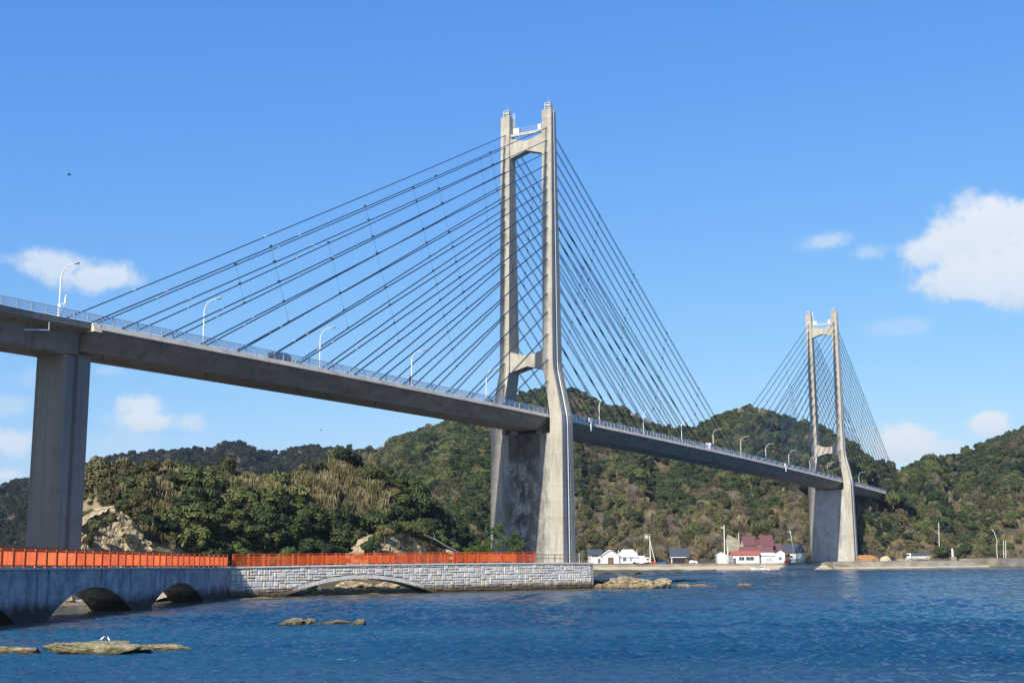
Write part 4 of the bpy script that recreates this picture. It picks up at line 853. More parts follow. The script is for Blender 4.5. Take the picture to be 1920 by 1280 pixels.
# ------------------------------------------------------------------ the person walking on the bridge
def skin_mesh(name, verts, edges, radii, material, root=0, sub=1):
    me = bpy.data.meshes.new(name); me.from_pydata(verts, edges, []); o = bpy.data.objects.new(name, me); C.objects.link(o)
    mo_ = o.modifiers.new('skin', 'SKIN'); sl = me.skin_vertices[0].data
    for i, r in enumerate(radii): sl[i].radius = (r, r) if not hasattr(r, '__len__') else r
    for i in range(len(verts)): sl[i].use_root = (i == root)
    if sub: mm = o.modifiers.new('sub', 'SUBSURF'); mm.levels = sub; mm.render_levels = sub
    me.materials.append(material); return o
def person():
    t = thing('person', 'person in a pink jacket and dark trousers walking on the bridge', 'person', W(-51.8, 3.9, zt(-51.8) + .12), math.atan2(DY, DX))
    # walking along +x, mid-stride; one continuous body
    V = [(0, 0, .95), (0, 0, 1.15), (.02, 0, 1.38), (.02, 0, 1.47), (.05, 0, 1.55), (.06, 0, 1.66),
         (.0, .10, .90), (.22, .11, .50), (.20, .11, .09), (.36, .11, .05), (.0, -.10, .90), (-.06, -.11, .50), (-.36, -.11, .14), (-.24, -.11, .04),
         (.02, .19, 1.38), (-.10, .24, 1.12), (.02, .24, .90), (.06, .24, .82), (.02, -.19, 1.38), (.10, -.24, 1.12), (.30, -.22, .98), (.37, -.21, .94)]
    Ed = [(0,1),(1,2),(2,3),(3,4),(4,5),(0,6),(6,7),(7,8),(8,9),(0,10),(10,11),(11,12),(12,13),(2,14),(14,15),(15,16),(16,17),(2,18),(18,19),(19,20),(20,21)]
    rd = [.14,.13,.14,.06,.095,.085,.09,.065,.045,.035,.09,.065,.045,.035,.065,.048,.036,.03,.065,.048,.036,.03]
    b = skin_mesh('body', V, Ed, rd, M['skin']); b.parent = t
    J = skin_mesh('jacket', [(0,0,.92),(0,0,1.15),(.02,0,1.38),(.02,0,1.45),(.02,.19,1.38),(-.10,.24,1.12),(.0,.24,.94),(.02,-.19,1.38),(.10,-.24,1.12),(.28,-.225,.99)], [(0,1),(1,2),(2,3),(2,4),(4,5),(5,6),(2,7),(7,8),(8,9)], [.17,.165,.17,.09,.09,.07,.06,.09,.07,.06], M['pink']); J.parent = t
    K = skin_mesh('trousers', [(0,0,.93),(0,.10,.88),(.22,.11,.50),(.20,.11,.12),(0,-.10,.88),(-.06,-.11,.50),(-.34,-.11,.17)], [(0,1),(1,2),(2,3),(0,4),(4,5),(5,6)], [.145,.105,.08,.065,.105,.08,.065], M['trouser']); K.parent = t
    H = skin_mesh('hair', [(.03,0,1.70),(0,0,1.62),(-.03,0,1.53)], [(0,1),(1,2)], [.085,.10,.07], M['hair']); H.parent = t
person()
# birds
def bird(name, label, loc, rz, m_, flying, sc=1.):
    t = thing(name, label, 'bird', loc, rz)
    m = MB(); m.loft([[(x, y * r, z * r + zc) for y, z in [(math.cos(a), math.sin(a)) for a in np.linspace(0, 6.283, 9)[:-1]]] for x, r, zc in [(-.30*sc, .01, .0), (-.18*sc, .05*sc, 0), (0, .085*sc, 0), (.14*sc, .06*sc, .03*sc), (.20*sc, .035*sc, .08*sc), (.26*sc, .04*sc, .10*sc), (.31*sc, .01, .09*sc)]])
    if flying:
        for yy in (-1, 1):
            m.add([(.10*sc, yy*.05*sc, .03), (-.08*sc, yy*.05*sc, .03), (-.10*sc, yy*.30*sc, .12*sc), (.06*sc, yy*.32*sc, .14*sc)], [(0, 1, 2, 3)]); m.add([(.06*sc, yy*.32*sc, .14*sc), (-.10*sc, yy*.30*sc, .12*sc), (-.12*sc, yy*.62*sc, .04*sc)], [(0, 1, 2)])
        link('body', m.mesh('bird_body', m_, smooth=True), t)
    else:
        o = link('body', m.mesh('bird_body', m_, smooth=True), t, (0, 0, .17*sc)); o.rotation_euler = (0, -.5, 0)
        l = MB()
        for yy in (-.03, .03): l.tube([(0, yy, 0), (0, yy, .15*sc)], .008, 4)
        link('legs', l.mesh('bird_legs', M['redpaint']), t)
bird('flying_bird', 'dark bird flying high in the upper left sky', at(130, 328, 160), .3, M['darkbird'], True, 1.1)
bird('flying_bird', 'small dark bird flying over the wooded mound', at(602, 806, 150), 2.0, M['darkbird'], True, .8)
for px, py, lab, rz in ((191, 1212, 'white gull on the mossy reef, the left one of the pair', 0), (203, 1209, 'taller white gull on the mossy reef, the right one of the pair', 2.4)):
    p = at(px, py + 3, 63.6); p.z = max([(REEF2.matrix_world @ v.co if 0 else v.co + Vector(REEF2.location)).z for v in REEF2.data.vertices if (v.co.x + REEF2.location.x - p.x) ** 2 + (v.co.y + REEF2.location.y - p.y) ** 2 < .06] or [.3]); bird('gull', lab, p, rz, M['bird'], False, .5)

# ------------------------------------------------------------------ far shore: quay, buildings, poles
def P0(px, y, z=0.):    # point at depth y under photo column px
    q = at(px, 1045, y); return Vector((q.x, y, z))
q = MB(); sh = [(-60, 424), (0, 428), (28, 431), (60, 432), (100, 434), (113, 436)]
def strip(pts, prof_):   # profile (offset inland, z) swept along pts
    rings = []
    for i, (x, y) in enumerate(pts):
        x0, y0 = pts[max(i - 1, 0)]; x1, y1 = pts[min(i + 1, len(pts) - 1)]; n = Vector((-(y1 - y0), x1 - x0)).normalized()
        rings.append([(x + n.x * o, y + n.y * o, z) for o, z in prof_])
    mb = MB(); mb.loft(rings); return mb
struct(strip(sh, [(0, -2), (0, -.2), (5, .75), (9, 1.5), (10, 1.5), (10, -2)]).build('far_beach', M['sand']))
tag(strip(sh, [(9.2, -1), (9.2, 2.35), (9.7, 2.35), (9.7, -1)]).build('seawall', M['quay']), 'low pale seawall behind the sandy beach below the houses', 'seawall')
qs = [(113, 437), (128, 439), (150, 446), (175, 458)]
struct(strip([(x, y - 1.6) for x, y in qs], [(0, -2), (0, .45), (1.4, .75), (1.4, -2)]).build('shore_footing', M['sand']))
tag(strip(qs, [(0, -2), (1.6, 2.5), (45, 2.8), (45, -2)]).build('quay', M['quay']), 'long concrete quay under the far bridge tower', 'quay')
tag(strip([(175.2, 456), (190, 464), (205, 472)], [(-3, -2), (-3, 3.3), (14, 3.3), (14, -2)]).build('jetty', M['quay']), 'raised grey block of the quay near the right edge', 'quay')
tag(strip([(205.2, 474), (240, 492), (300, 530)], [(0, -2), (.5, 2.5), (30, 2.9), (30, -2)]).build('quay', M['quay']), 'low pale quay running off the right edge', 'quay')
def roofhouse(name, label, px0, px1, Y, zb, ze, zr, depth, wall, roof, along=True, over=.5, rz=0., wins=(), door=None, cat='house', hip=0., group=None):
    """gabled building; along: ridge parallel to its front. Local x to the right, y away from the water"""
    x0, x1 = P0(px0, Y).x, P0(px1, Y).x; wd = x1 - x0
    t = thing(name, label, cat, ((x0 + x1) / 2, Y, zb), rz, group); h = ze - zb; hr = zr - zb
    m = MB(); m.box((-wd/2, 0, -1), (wd/2, depth, h))
    if along:
        for s in (-1, 1): m.prism([(s*wd/2, 0, h), (s*wd/2, depth, h), (s*wd/2, depth/2, hr - .1)], (-s*.2, 0, 0))
    else:
        for y in (0, depth - .2): m.prism([(-wd/2, y, h), (wd/2, y, h), (0, y, hr - .1)], (0, .2, 0))
    link('wall', m.mesh('house_wall', wall), t)
    r_ = MB(); th = .14
    if along:
        a = wd/2 + over; hx = hip
        for (ya, yb) in ((-over, depth/2), (depth + over, depth/2)):
            k = (hr - h) / (depth / 2); za = h - k * over
            r_.prism([(-a, ya, za), (a, ya, za), (a - hx, yb, hr), (-a + hx, yb, hr)], (0, 0, th))
    else:
        k = (hr - h) / (wd / 2)
        for s in (-1, 1): r_.prism([(s*(wd/2 + over), -over, h - k*over), (s*(wd/2 + over), depth + over, h - k*over), (0, depth + over, hr), (0, -over, hr)], (0, 0, th))
    ro = link('roof', r_.mesh('house_roof', roof), t)
    for (fx, z0, w_, h_, mm) in wins:
        x = -wd/2 + fx * wd; f = MB(); f.box((x - w_/2 - .08, -.06, z0 - .08), (x + w_/2 + .08, -.003, z0 + h_ + .08)); wo = link('window', f.mesh('window_frame', M['pole']), t)
        g_ = MB(); g_.box((x - w_/2, -.09, z0), (x - .03, -.062, z0 + h_)); g_.box((x + .03, -.09, z0), (x + w_/2, -.062, z0 + h_)); link('pane', g_.mesh('window_pane', mm), wo)
    if door:
        fx, w_, h_, mm = door; x = -wd/2 + fx * wd; f = MB(); f.box((x - w_/2, -.07, -.02), (x + w_/2, -.004, h_)); do = link('door', f.mesh('door', mm), t)
        f = MB(); f.box((x - .06, -.1, .9), (x + .06, -.072, 1.3)); link('handle', f.mesh('door_handle', M['rail']), do)
    return t
WG, WD = M['glass'], M['dark']
# white boathouse: gable front and a lower wing
roofhouse('house', 'white gabled house with double doors by the corner of the stone wall', 1129, 1161, 448, 2.2, 5.6, 7.4, 9, M['wallwhite'], M['whiteroof'], along=False, over=.45, door=(.5, 2.0, 2.6, M['brownwall']))
roofhouse('house', 'long white wing with a white roof and two blue-framed windows', 1161.4, 1196, 449, 2.2, 5.1, 7.5, 8, M['wallwhite'], M['whiteroof'], over=.4, hip=1.8, wins=((.28, 1.3, 1.1, 1.5, WG), (.66, 1.3, 1.1, 1.5, M['bluepaint'])))
roofhouse('house', 'grey-roofed white house half hidden behind the end of the stone wall', 1104, 1128, 450, 2.2, 5.9, 7.7, 7, M['wallwhite'], M['grey_roof'], wins=((.5, 2.9, 2.4, .7, WD), (.8, .6, .9, 1.6, WG)))
roofhouse('house', 'small low lean-to with a white roof right of the white wing', 1197, 1207, 449.5, 2.2, 4.3, 5.2, 5, M['wallwhite'], M['whiteroof'])
# dark shed
t = roofhouse('shed', 'open-fronted shed with a dark grey pitched roof', 1259, 1291, 448, 2.3, 4.8, 7.8, 7.5, M['brownwall'], M['grey_roof'], over=.5)
m = MB(); m.box((-3.1, -.05, .05), (1.8, -.02, 2.1)); link('opening', m.mesh('shed_opening', M['dark']), t)
m = MB(); m.box((-3.6, -.5, 2.15), (2.2, -.3, 2.45)); link('fascia', m.mesh('shed_fascia', M['white']), t); m = MB(); m.box((-3.2, -.3, 0), (-2.9, -.05, 2.4)); link('post', m.mesh('shed_post', M['white']), t)
roofhouse('shed', 'brown boarded shed side leaning against the dark-roofed shed', 1291.5, 1308, 448.3, 2.3, 4.2, 5.8, 6, M['brownwall'], M['brownwall'], along=False, door=(.35, 1.6, 2.0, WD))
roofhouse('shed', 'tiny white gabled hut beside the tall white pole', 1345, 1363, 446, 2.2, 5.1, 6.2, 4, M['wallwhite'], M['whiteroof'], along=False, over=.15, cat='hut')
# retaining wall behind
t = thing('retaining_wall', 'tall tan triangular retaining wall on the slope behind the huts', 'wall', P0(1378, 459, 2)); m = MB()
m.prism([P0(1364, 458, 2), P0(1397, 458, 2), P0(1396, 460, 8.3), P0(1383, 462, 11.3), P0(1366, 464, 13.0), P0(1362, 463, 11)], (.3, 1.5, 0)); m.build('face', M['quay'], t)
# houses in the middle
roofhouse('house', 'long white house with an orange-red sheet roof on the shore', 1374, 1424, 446, 2.1, 5.5, 6.6, 6, M['wallwhite'], M['redroof'], over=.5, wins=((.33, 1.3, 1.9, 1.2, M['glass']), (.64, 1.3, 2.8, 1.2, M['glass'])), door=(.06, .9, 2.0, WG))
roofhouse('house', 'two-storey house with maroon tiled roof, the left gable', 1397, 1417, 454, 2.1, 9.0, 11.9, 7, M['wallwhite'], M['maroon'], over=.5, wins=((.5, 5.3, 1.2, 1.2, M['glass']),))
roofhouse('house', 'maroon-roofed two-storey house, the right and larger gable', 1430, 1450, 454.2, 2.1, 9.0, 12.3, 7, M['wallwhite'], M['maroon'], over=.6, wins=((.5, 5.3, 1.2, 1.2, M['glass']),))
roofhouse('house', 'recessed balcony block between the two maroon gables', 1418, 1429.5, 455.5, 2.1, 8.6, 10.8, 6, M['wallwhite'], M['maroon'], over=.1, wins=((.5, 4.6, 1.6, 1.2, WD),))
roofhouse('house', 'low maroon-roofed skirt of the two-storey house above the orange roof', 1390, 1450, 451.5, 2.1, 5.7, 8.2, 3, M['wallwhite'], M['maroon'], over=.3)
roofhouse('house', 'low white house with a flat porch roof, right of the orange-roofed one', 1427, 1455, 446.5, 2.1, 5.1, 5.9, 5, M['wallwhite'], M['whiteroof'], over=.4, wins=((.55, 1.0, 2.4, 1.2, M['lamp']),), door=(.15, .9, 2.0, M['pole']))
roofhouse('house', 'white gabled block with a small dark window beside the quay', 1455.5, 1472, 446, 2.1, 5.9, 6.9, 6, M['wallwhite'], M['grey_roof'], along=False, over=.1, wins=((.45, 1.4, .9, .9, WD),))
roofhouse('house', 'small maroon-roofed house behind the white gabled block', 1454, 1466, 455, 2.1, 6.2, 9.2, 6, M['brownwall'], M['maroon'], over=.5)
roofhouse('house', 'white house with a grey tiled roof left of the far tower', 1472, 1507, 458, 2.4, 6.3, 9.0, 8, M['wallwhite'], M['grey_roof'], over=.5, wins=((.3, 1.6, 1.5, 1.0, M['glass']),))
roofhouse('shed', 'low brown lean-to between the white block and the green netting', 1472.5, 1479, 447, 2.3, 5.1, 5.9, 4, M['brownwall'], M['brownwall'])
m = MB(); p = P0(1493, 452, 2.6)
for i in range(7): x = p.x - 3.2 + i * 1.05; m.tube([(x, p.y, 2.3), (x, p.y, 3.9)], .05, 5)
m.box((p.x - 3.2, p.y - .03, 2.8), (p.x + 3.1, p.y + .03, 3.8)); tag(m.build('net_fence', M['green']), 'pale green net fence below the grey-roofed house', 'fence')
for i, px in enumerate((1473.5, 1478)):
    m = MB(); p = P0(px, 444.5, 2.5); m.loft([[(p.x + x * w_, p.y + y * w_, z) for x, y in [(-1, -1), (1, -1), (1, 1), (-1, 1)]] for z, w_ in ((1.9, .65), (2.9, .6), (3.3, .3), (3.5, .1))]); tag(m.build('covered_crate', M['redpaint']), ('red covered crate on the shore, the one touching the white block', 'red covered crate on the shore, the one nearer the far tower')[i], 'crate')
# small buildings on the hillside
roofhouse('hut', 'tiny white hut high in the trees left of the far tower', 1497.5, 1505, 505, 9.5, 12, 12.6, 3, M['wallwhite'], M['whiteroof'], cat='hut')
roofhouse('house', 'small house roof showing among trees below the saddle', 1696, 1702, 660, 35, 38, 39.6, 5, M['wallwhite'], M['whiteroof'], cat='hut')
# boats
def boat(label, px0, px1, Y, cabin, rz=0):
    a, b = P0(px0, Y), P0(px1, Y); L_ = (b - a).length; t = thing('boat', label, 'boat', ((a.x + b.x) / 2, Y, 0), rz, 'boats moored below the houses')
    m = MB(); n = 9; rings = []
    for i in range(n):
        u = i / (n - 1); x = (u - .5) * L_; w_ = .95 * (math.sin(math.pi * min(1, (1 - u) * .62 + .03)) ** .6) * (1 if u > .02 else .9); sh_ = .55 + .55 * max(0, .35 - u) ** 1.2 * 3
        if u < .5: w_ = .95 * (.08 + .92 * math.sin(math.pi * u) ** .6)
        rings.append([(x, -w_, sh_), (x, -w_ * .8, .1), (x, 0, -.25), (x, w_ * .8, .1), (x, w_, sh_), (x, w_ * .85, sh_ - .06), (x, -w_ * .85, sh_ - .06)])
    m.loft(rings); link('hull', m.mesh('boat_hull', M['white']), t)
    m = MB(); m.loft([[(r_[1][0], r_[1][1] * 1.02, .12), (r_[1][0], r_[1][1] * 1.08, .28), (r_[3][0], r_[3][1] * 1.08, .28), (r_[3][0], r_[3][1] * 1.02, .12)] for r_ in rings]); link('waterline_band', m.mesh('boat_band', M['redpaint']), t)
    if cabin:
        m = MB(); m.loft([[(x, -.55, z), (x, .55, z), (x, .5, z + .0), (x, -.5, z)] for x, z in ((-.2, .5), (0, 1.5), (1.2, 1.55), (1.3, .5))]); m.box((-.1, -.55, .45), (1.25, .55, 1.5)); cb = link('cabin', m.mesh('boat_cabin', M['white']), t)
        m = MB(); m.box((-.13, -.57, .95), (1.1, .57, 1.3)); link('window', m.mesh('boat_window', M['glass']), cb)
        m = MB(); m.tube([(.6, 0, 1.5), (.6, 0, 2.6)], .03, 5); m.bar((.6, 0, 2.2), (L_ * .4, 0, 1.5), .03); link('mast', m.mesh('boat_mast', M['rail']), t)
boat('white fishing boat with a small cabin and red waterline below the orange-roofed house', 1408, 1442, 428, True)
boat('small open white boat beside the fishing boat', 1462, 1474, 430, False)
# van, skips and gear by the utility pole
def on_shore(px, Y, z): p = P0(px, Y, z); return p
t = thing('parked_truck', 'white flatbed truck parked by the leaning poles', 'truck', on_shore(1201, 446, 2.4)); m = MB(); m.box((-3.2, -.9, .55), (1.6, .9, 1.9)); link('bed', m.mesh('truck_bed', M['white']), t)
m = MB(); m.prism([(1.7, -.9, .5), (3.5, -.9, .5), (3.5, -.9, 1.3), (3.1, -.9, 2.3), (1.7, -.9, 2.35)], (0, 1.8, 0)); cb = link('cab', m.mesh('truck_cab', M['white']), t); m = MB(); m.box((2.0, -.93, 1.3), (3.0, -.905, 2.0)); link('window', m.mesh('truck_window', M['glass']), cb)
wm = MB(); wm.tube([(0, -.12, 0), (0, .12, 0)], .42, 14); wme = wm.mesh('truck_wheel', M['tyre'])
for x in (-2.3, 2.6):
    for y in (-.85, .85): link('wheel', wme, t, (x, y, .42))
m = MB(); p = P0(1241, 446, 0)
m.loft([[(p.x + x * u, p.y + y * u, z) for x, y in [(-1.8, -.7), (1.5, -.7), (2.2, 0), (1.5, .7), (-1.8, .7)]] for z, u in ((2.3, .75), (3.0, 1.0), (2.95, .9))]); tag(m.build('skiff', M['bluepaint']), 'pale blue skiff pulled up on the shore wall', 'boat')
m = MB(); p = P0(1224, 446, 0); m.box((p.x - 1.2, p.y - .6, 2.2), (p.x + .3, p.y + .6, 3.5)); m.box((p.x + .35, p.y - .5, 2.2), (p.x + 1.3, p.y + .5, 3.1)); m.tube([(p.x - .6, p.y, 3.5), (p.x - .6, p.y, 4.1)], .25, 8); tag(m.build('winch', M['redpaint']), 'dark red winch and drum at the foot of the leaning poles', 'winch')
for i, (px, s, lab) in enumerate(((1297, 1.0, 'white car covered in shade beside the open shed'), (1303, .8, 'white tarpaulin bundle at the corner of the brown shed'))):
    m = MB(); p = P0(px, 446, 0); m.loft([[(p.x + x * u * s, p.y + y * u, 2.3 + z * s) for x, y in [(-1, -.6), (1, -.6), (1, .6), (-1, .6)]] for z, u in ((0, 1), (.7, 1), (1.1, .7), (1.25, .3))]); tag(m.build('tarpaulin_bundle', M['white']), lab if i else 'larger white tarpaulin bundle in front of the brown shed', 'bundle')
# poles
def pole(name, label, px, ytop, ybot, Y, r=.16, lean=0., cat='pole', cross=(), lamp=None, group='poles along the far shore', m_='pole', bend=None, foot=2.2):
    b = P0(px, Y, foot); tp = at(px + lean, ytop, Y); t = thing(name, label, cat, b, 0, group)
    m = MB(); pts = [(0, 0, -.5), (tp.x - b.x, 0, tp.z - b.z)]
    if bend: pts = [(0, 0, -.5)] + bend
    m.tube(pts, [r] + [r * .75] * (len(pts) - 1), 8); link('shaft', m.mesh('pole_shaft', M[m_]), t); T_ = Vector(pts[-1])
    for dz, hw in cross:
        m = MB(); m.bar(T_ + Vector((-hw, 0, -dz)), T_ + Vector((hw, 0, -dz)), .12)
        for x in (-hw, -hw / 2, hw / 2, hw): m.tube([T_ + Vector((x, 0, -dz)), T_ + Vector((x, 0, -dz + .3))], .06, 5)
        link('crossarm', m.mesh('crossarm', M['lamp']), t)
    if lamp:
        m = MB(); m.bar(T_ + Vector((0, 0, -.9)), T_ + Vector((lamp * .8, 0, -.9)), .1); m.box(T_ + Vector((min(lamp * .6, lamp * 1.1), -.25, -1.1)), T_ + Vector((max(lamp * .6, lamp * 1.1), .25, -.75))); link('lamp_head', m.mesh('pole_lamp', M['white']), t)
    return t
t = pole('utility_pole', 'utility pole with a transformer and a leaning strut right of the white wing', 1219.5, 1004, 1060, 446.5, .17, -1.6, 'utility pole')
m = MB(); m.box((-1.9, -.3, 9.3), (-.6, .3, 10.4)); link('transformer', m.mesh('transformer', M['lamp']), t)
m = MB()
for z in (8.8, 9.9, 10.8): m.bar((-2.2, 0, z), (.2, 0, z), .1)
link('crossarm', m.mesh('crossarm', M['lamp']), t); m = MB(); m.tube([(2.0, 0, -.5), (-.1, 0, 8.7)], .12, 6); link('strut', m.mesh('pole_strut', M['pole']), t)
pole('lamp_pole', 'tall white floodlight pole behind the tiny white hut', 1358.5, 984, 1060, 446.8, .2, -1, 'lamp pole', lamp=-1.0)
pole('short_pole', 'short thick white pole right of the tiny white hut', 1364.5, 1024, 1060, 445.5, .17)
pole('utility_pole', 'thin pole rising above the tan retaining wall', 1385.5, 998, 1012, 466, .14, -.5, foot=8)
pole('utility_pole', 'crooked utility pole in front of the grey-roofed house', 1490, 986, 1050, 452, .15, 0, 'utility pole', cross=((.9, .9), (3.6, .6)), bend=[(-.6, 0, 7.0), (-.9, 0, 9.6), (-1.4, 0, 12.0)])
pole('mast', 'plain pole leaning on the slope right of the far tower', 1762.5, 979, 1016, 478, .13, -2.5, foot=8.5)
pole('hooked_pole', 'hooked white pole near the right edge', 1870, 989, 1047, 478, .13, 0, bend=[(0, 0, 5.0), (.4, 0, 8.0), (-.4, 0, 10.8), (-1.4, 0, 12.2)])
pole('short_pole', 'left one of the twin white poles near the right edge', 1881.5, 1013, 1048, 478, .12)
pole('short_pole', 'right one of the twin white poles near the right edge', 1885.5, 1013, 1048, 478.4, .12)
pole('mast', 'slim mast on the mound side of the wall end', 1086, 1036, 1055, 200, .05, foot=3.2)
t = thing('beacon', 'small white beacon on a square concrete base on the quay', 'beacon', P0(1786.5, 472, 2.7)); m = MB(); m.box((-1.0, -1, -.3), (1.0, 1, 1.3)); link('base', m.mesh('beacon_base', M['quay']), t)
m = MB(); m.loft([[(x * u, y * u, z) for x, y in [(math.cos(a), math.sin(a)) for a in np.linspace(0, 6.283, 9)[:-1]]] for z, u in ((1.3, .42), (3.6, .3), (3.7, .4), (3.9, .4), (4.4, .12))]); link('column', m.mesh('beacon_column', M['white']), t)
# sand piles, rubble and truck behind the quay
def heap(name, label, px0, px1, Y, h, m_, seed):
    a, b = P0(px0, Y), P0(px1, Y); me = rock_mesh(name, (b.x - a.x) / 2 * .92, 2.6, h, seed, m_, sub=5, rough=.12, ledge=0, flat=.1); o = link(name, me, None, ((a.x + b.x) / 2, Y, 2.6)); tag(o, label, 'heap', 'heaps dumped on the quay')
heap('sand_heap', 'orange sand heap at the foot of the far tower', 1600, 1654, 466, 2.7, M['sandpile'], 51)
heap('sand_heap', 'smaller tan sand heap right of the orange one', 1645, 1672, 466, 1.6, M['sand'], 52)
heap('rubble_heap', 'low dark rubble heap in front of the truck box', 1672, 1716, 468, 1.0, M['reef'], 53)
t = thing('container_truck', 'white-sided truck box with a grey roof behind the rubble', 'truck', P0(1723, 472, 2.8)); m = MB(); m.box((-2.6, 0, .5), (4.0, 2.2, 1.75)); link('box', m.mesh('truck_box', M['steel']), t)
m = MB(); m.prism([(-2.8, -.3, 1.75), (4.2, -.3, 1.75), (4.2, 1.1, 2.7), (-2.8, 1.1, 2.7)], (0, 0, .12)); m.prism([(-2.8, 2.6, 1.75), (4.2, 2.6, 1.75), (4.2, 1.1, 2.7), (-2.8, 1.1, 2.7)], (0, 0, .12)); link('roof', m.mesh('truck_roof', M['grey_roof']), t)
m = MB(); m.box((-4.3, .2, .5), (-2.9, 2.0, 2.6)); cb = link('cab', m.mesh('truck_cab', M['white']), t); m = MB(); m.box((-4.34, .15, 1.6), (-3.4, 2.05, 2.3)); link('window', m.mesh('truck_window', M['glass']), cb)
for x in (-3.6, -1.6, 3.0):
    for y in (.3, 1.9): link('wheel', wme, t, (x, y, .42))
for i, (px, lab) in enumerate(((1738, 'pale stone block at the right end of the truck box'), (1716, 'pale stone block under the truck cab'))):
    p = P0(px, 470.5, 2.8); rock('stone_block', lab, 'stone', (p.x, p.y, 2.9), (1.2, .9, .9), 60 + i, M['cliff'], sub=3, rough=.2)

# ------------------------------------------------------------------ vegetation
def crown_mesh(name, seed, m_, R_=(3, 3, 2.5), leaves=1500, s=.36, lobes=10, kind='leaf', droop=0.):
    g = np.random.default_rng(seed); Rv = np.array(R_)
    cs = g.normal(size=(lobes, 3)); cs /= np.linalg.norm(cs, axis=1)[:, None]; cs *= g.uniform(.25, .78, (lobes, 1)); cs[0] = 0; cs[:, 2] = cs[:, 2] * .9 + .05
    rr = g.uniform(.20, .42, lobes); rr[0] = .5
    P = []; Nn = []
    while len(P) < leaves:
        k = g.choice(lobes, p=rr ** 2 / (rr ** 2).sum()); d = g.normal(size=3); d /= np.linalg.norm(d); d[2] = abs(d[2]) if g.random() < .35 else d[2]
        p = cs[k] + d * rr[k] * g.uniform(.78, 1.16)
        dd = np.linalg.norm(cs - p, axis=1) / rr
        if (np.delete(dd, k) < .86).any(): continue
        P.append(p); Nn.append(d)
    P = np.array(P) * Rv; Nn = np.array(Nn)
    n = Nn + g.normal(0, .55, Nn.shape); n[:, 2] += .25; n /= np.linalg.norm(n, axis=1)[:, None]
    a = np.cross(n, g.normal(size=n.shape)); a /= np.linalg.norm(a, axis=1)[:, None]; b = np.cross(n, a)
    sz = s * g.uniform(.6, 1.35, (len(P), 1)); 
    V = np.stack([P - a * sz, P - b * sz * .55 + n * sz * .15, P + a * sz, P + b * sz * .55 + n * sz * .15], 1).reshape(-1, 3)
    f = np.arange(len(P) * 4).reshape(-1, 4); me = bpy.data.meshes.new(name); me.from_pydata(V.tolist(), [], f.tolist()); me.materials.append(m_); return me
def bare_mesh(name, seed, m_, R_=3.0, th=.055, depth=5):
    g = random.Random(seed); mb = MB()
    def rec(p, d, l, w, k):
        q = p + d * l; x = d.cross(Vector((g.uniform(-1, 1), g.uniform(-1, 1), g.uniform(-1, 1)))).normalized(); y = d.cross(x); a = w; b = w * .65
        mb.add([p + x * a, p - x * a * .5 + y * a * .87, p - x * a * .5 - y * a * .87, q + x * b, q - x * b * .5 + y * b * .87, q - x * b * .5 - y * b * .87], [(0, 1, 4, 3), (1, 2, 5, 4), (2, 0, 3, 5)])
        if k <= 0: return
        for i in range(3 if k > 1 else 4):
            nd = (d + Vector((g.gauss(0, .55), g.gauss(0, .55), g.gauss(.12, .38)))).normalized(); rec(p + d * l * g.uniform(.55, 1), nd, l * g.uniform(.6, .82), b, k - 1)
    for i in range(4):
        rec(Vector((0, 0, -R_ * .8)), Vector((g.gauss(0, .45), g.gauss(0, .45), 1)).normalized(), R_ * .62, th, depth)
    return mb.mesh(name, m_)
def cane_mesh(name, seed, m_, R_=2.5, h=5., n=160):
    g = random.Random(seed); mb = MB()
    for i in range(n):
        a = g.uniform(0, 6.28); r = R_ * math.sqrt(g.random()); x, y = r * math.cos(a), r * math.sin(a); hh = h * g.uniform(.55, 1.05) * (1 - .3 * (r / R_) ** 2); lx, ly = g.gauss(0, .12) * hh, g.gauss(0, .12) * hh; t_ = g.uniform(0, 3.14); w_ = g.uniform(.05, .11); c_, s_ = math.cos(t_) * w_, math.sin(t_) * w_
        mb.add([(x - c_, y - s_, -1), (x + c_, y + s_, -1), (x + lx * .5 + c_, y + ly * .5 + s_, hh * .6), (x + lx * .5 - c_, y + ly * .5 - s_, hh * .6), (x + lx + c_ * 2.2, y + ly + s_ * 2.2, hh), (x + lx * 1.1, y + ly * 1.1, hh * 1.08)], [(0, 1, 2, 3), (3, 2, 4, 5)])
    me = mb.mesh(name, m_); return me
V_ = {}
SH = [((3.2, 3.2, 2.6), 16), ((3.4, 3.0, 3.6), 20), ((4.0, 3.4, 2.2), 20)]
for i in range(3): V_['dark', i] = crown_mesh('crown_dark', 100 + i, M['lf_dark'], SH[i][0], leaves=2300, s=.28, lobes=SH[i][1])
for i in range(3): V_['mid', i] = crown_mesh('crown_mid', 110 + i, M['lf_mid'], SH[i][0], leaves=2300, s=.28, lobes=SH[i][1])
for i in range(2): V_['olive', i] = crown_mesh('crown_olive', 120 + i, M['lf_olive'], SH[i][0], leaves=2200, s=.28, lobes=18)
for i in range(2): V_['bright', i] = crown_mesh('crown_bright', 130 + i, M['lf_bright'], SH[i][0], leaves=2200, s=.26, lobes=18)
for i in range(3): V_['bare', i] = bare_mesh('crown_bare', 140 + i, M['twig'])
for i in range(2): V_['cane', i] = cane_mesh('canes', 150 + i, M['lf_tan'])
for i in range(2): V_['shaded', i] = crown_mesh('crown_shaded', 160 + i, M['lf_shaded'], SH[i][0], leaves=2000, s=.3, lobes=16)
V_['greencane'] = cane_mesh('green_canes', 155, M['lf_olive'], n=130)
CNT = {'dark': 3, 'mid': 3, 'olive': 2, 'bright': 2, 'bare': 3, 'cane': 2, 'shaded': 2}
trk = MB(); trk.tube([(0, 0, -4.6), (.15, .05, -2.5), (-.1, .1, -.6)], [.26, .20, .12], 7)
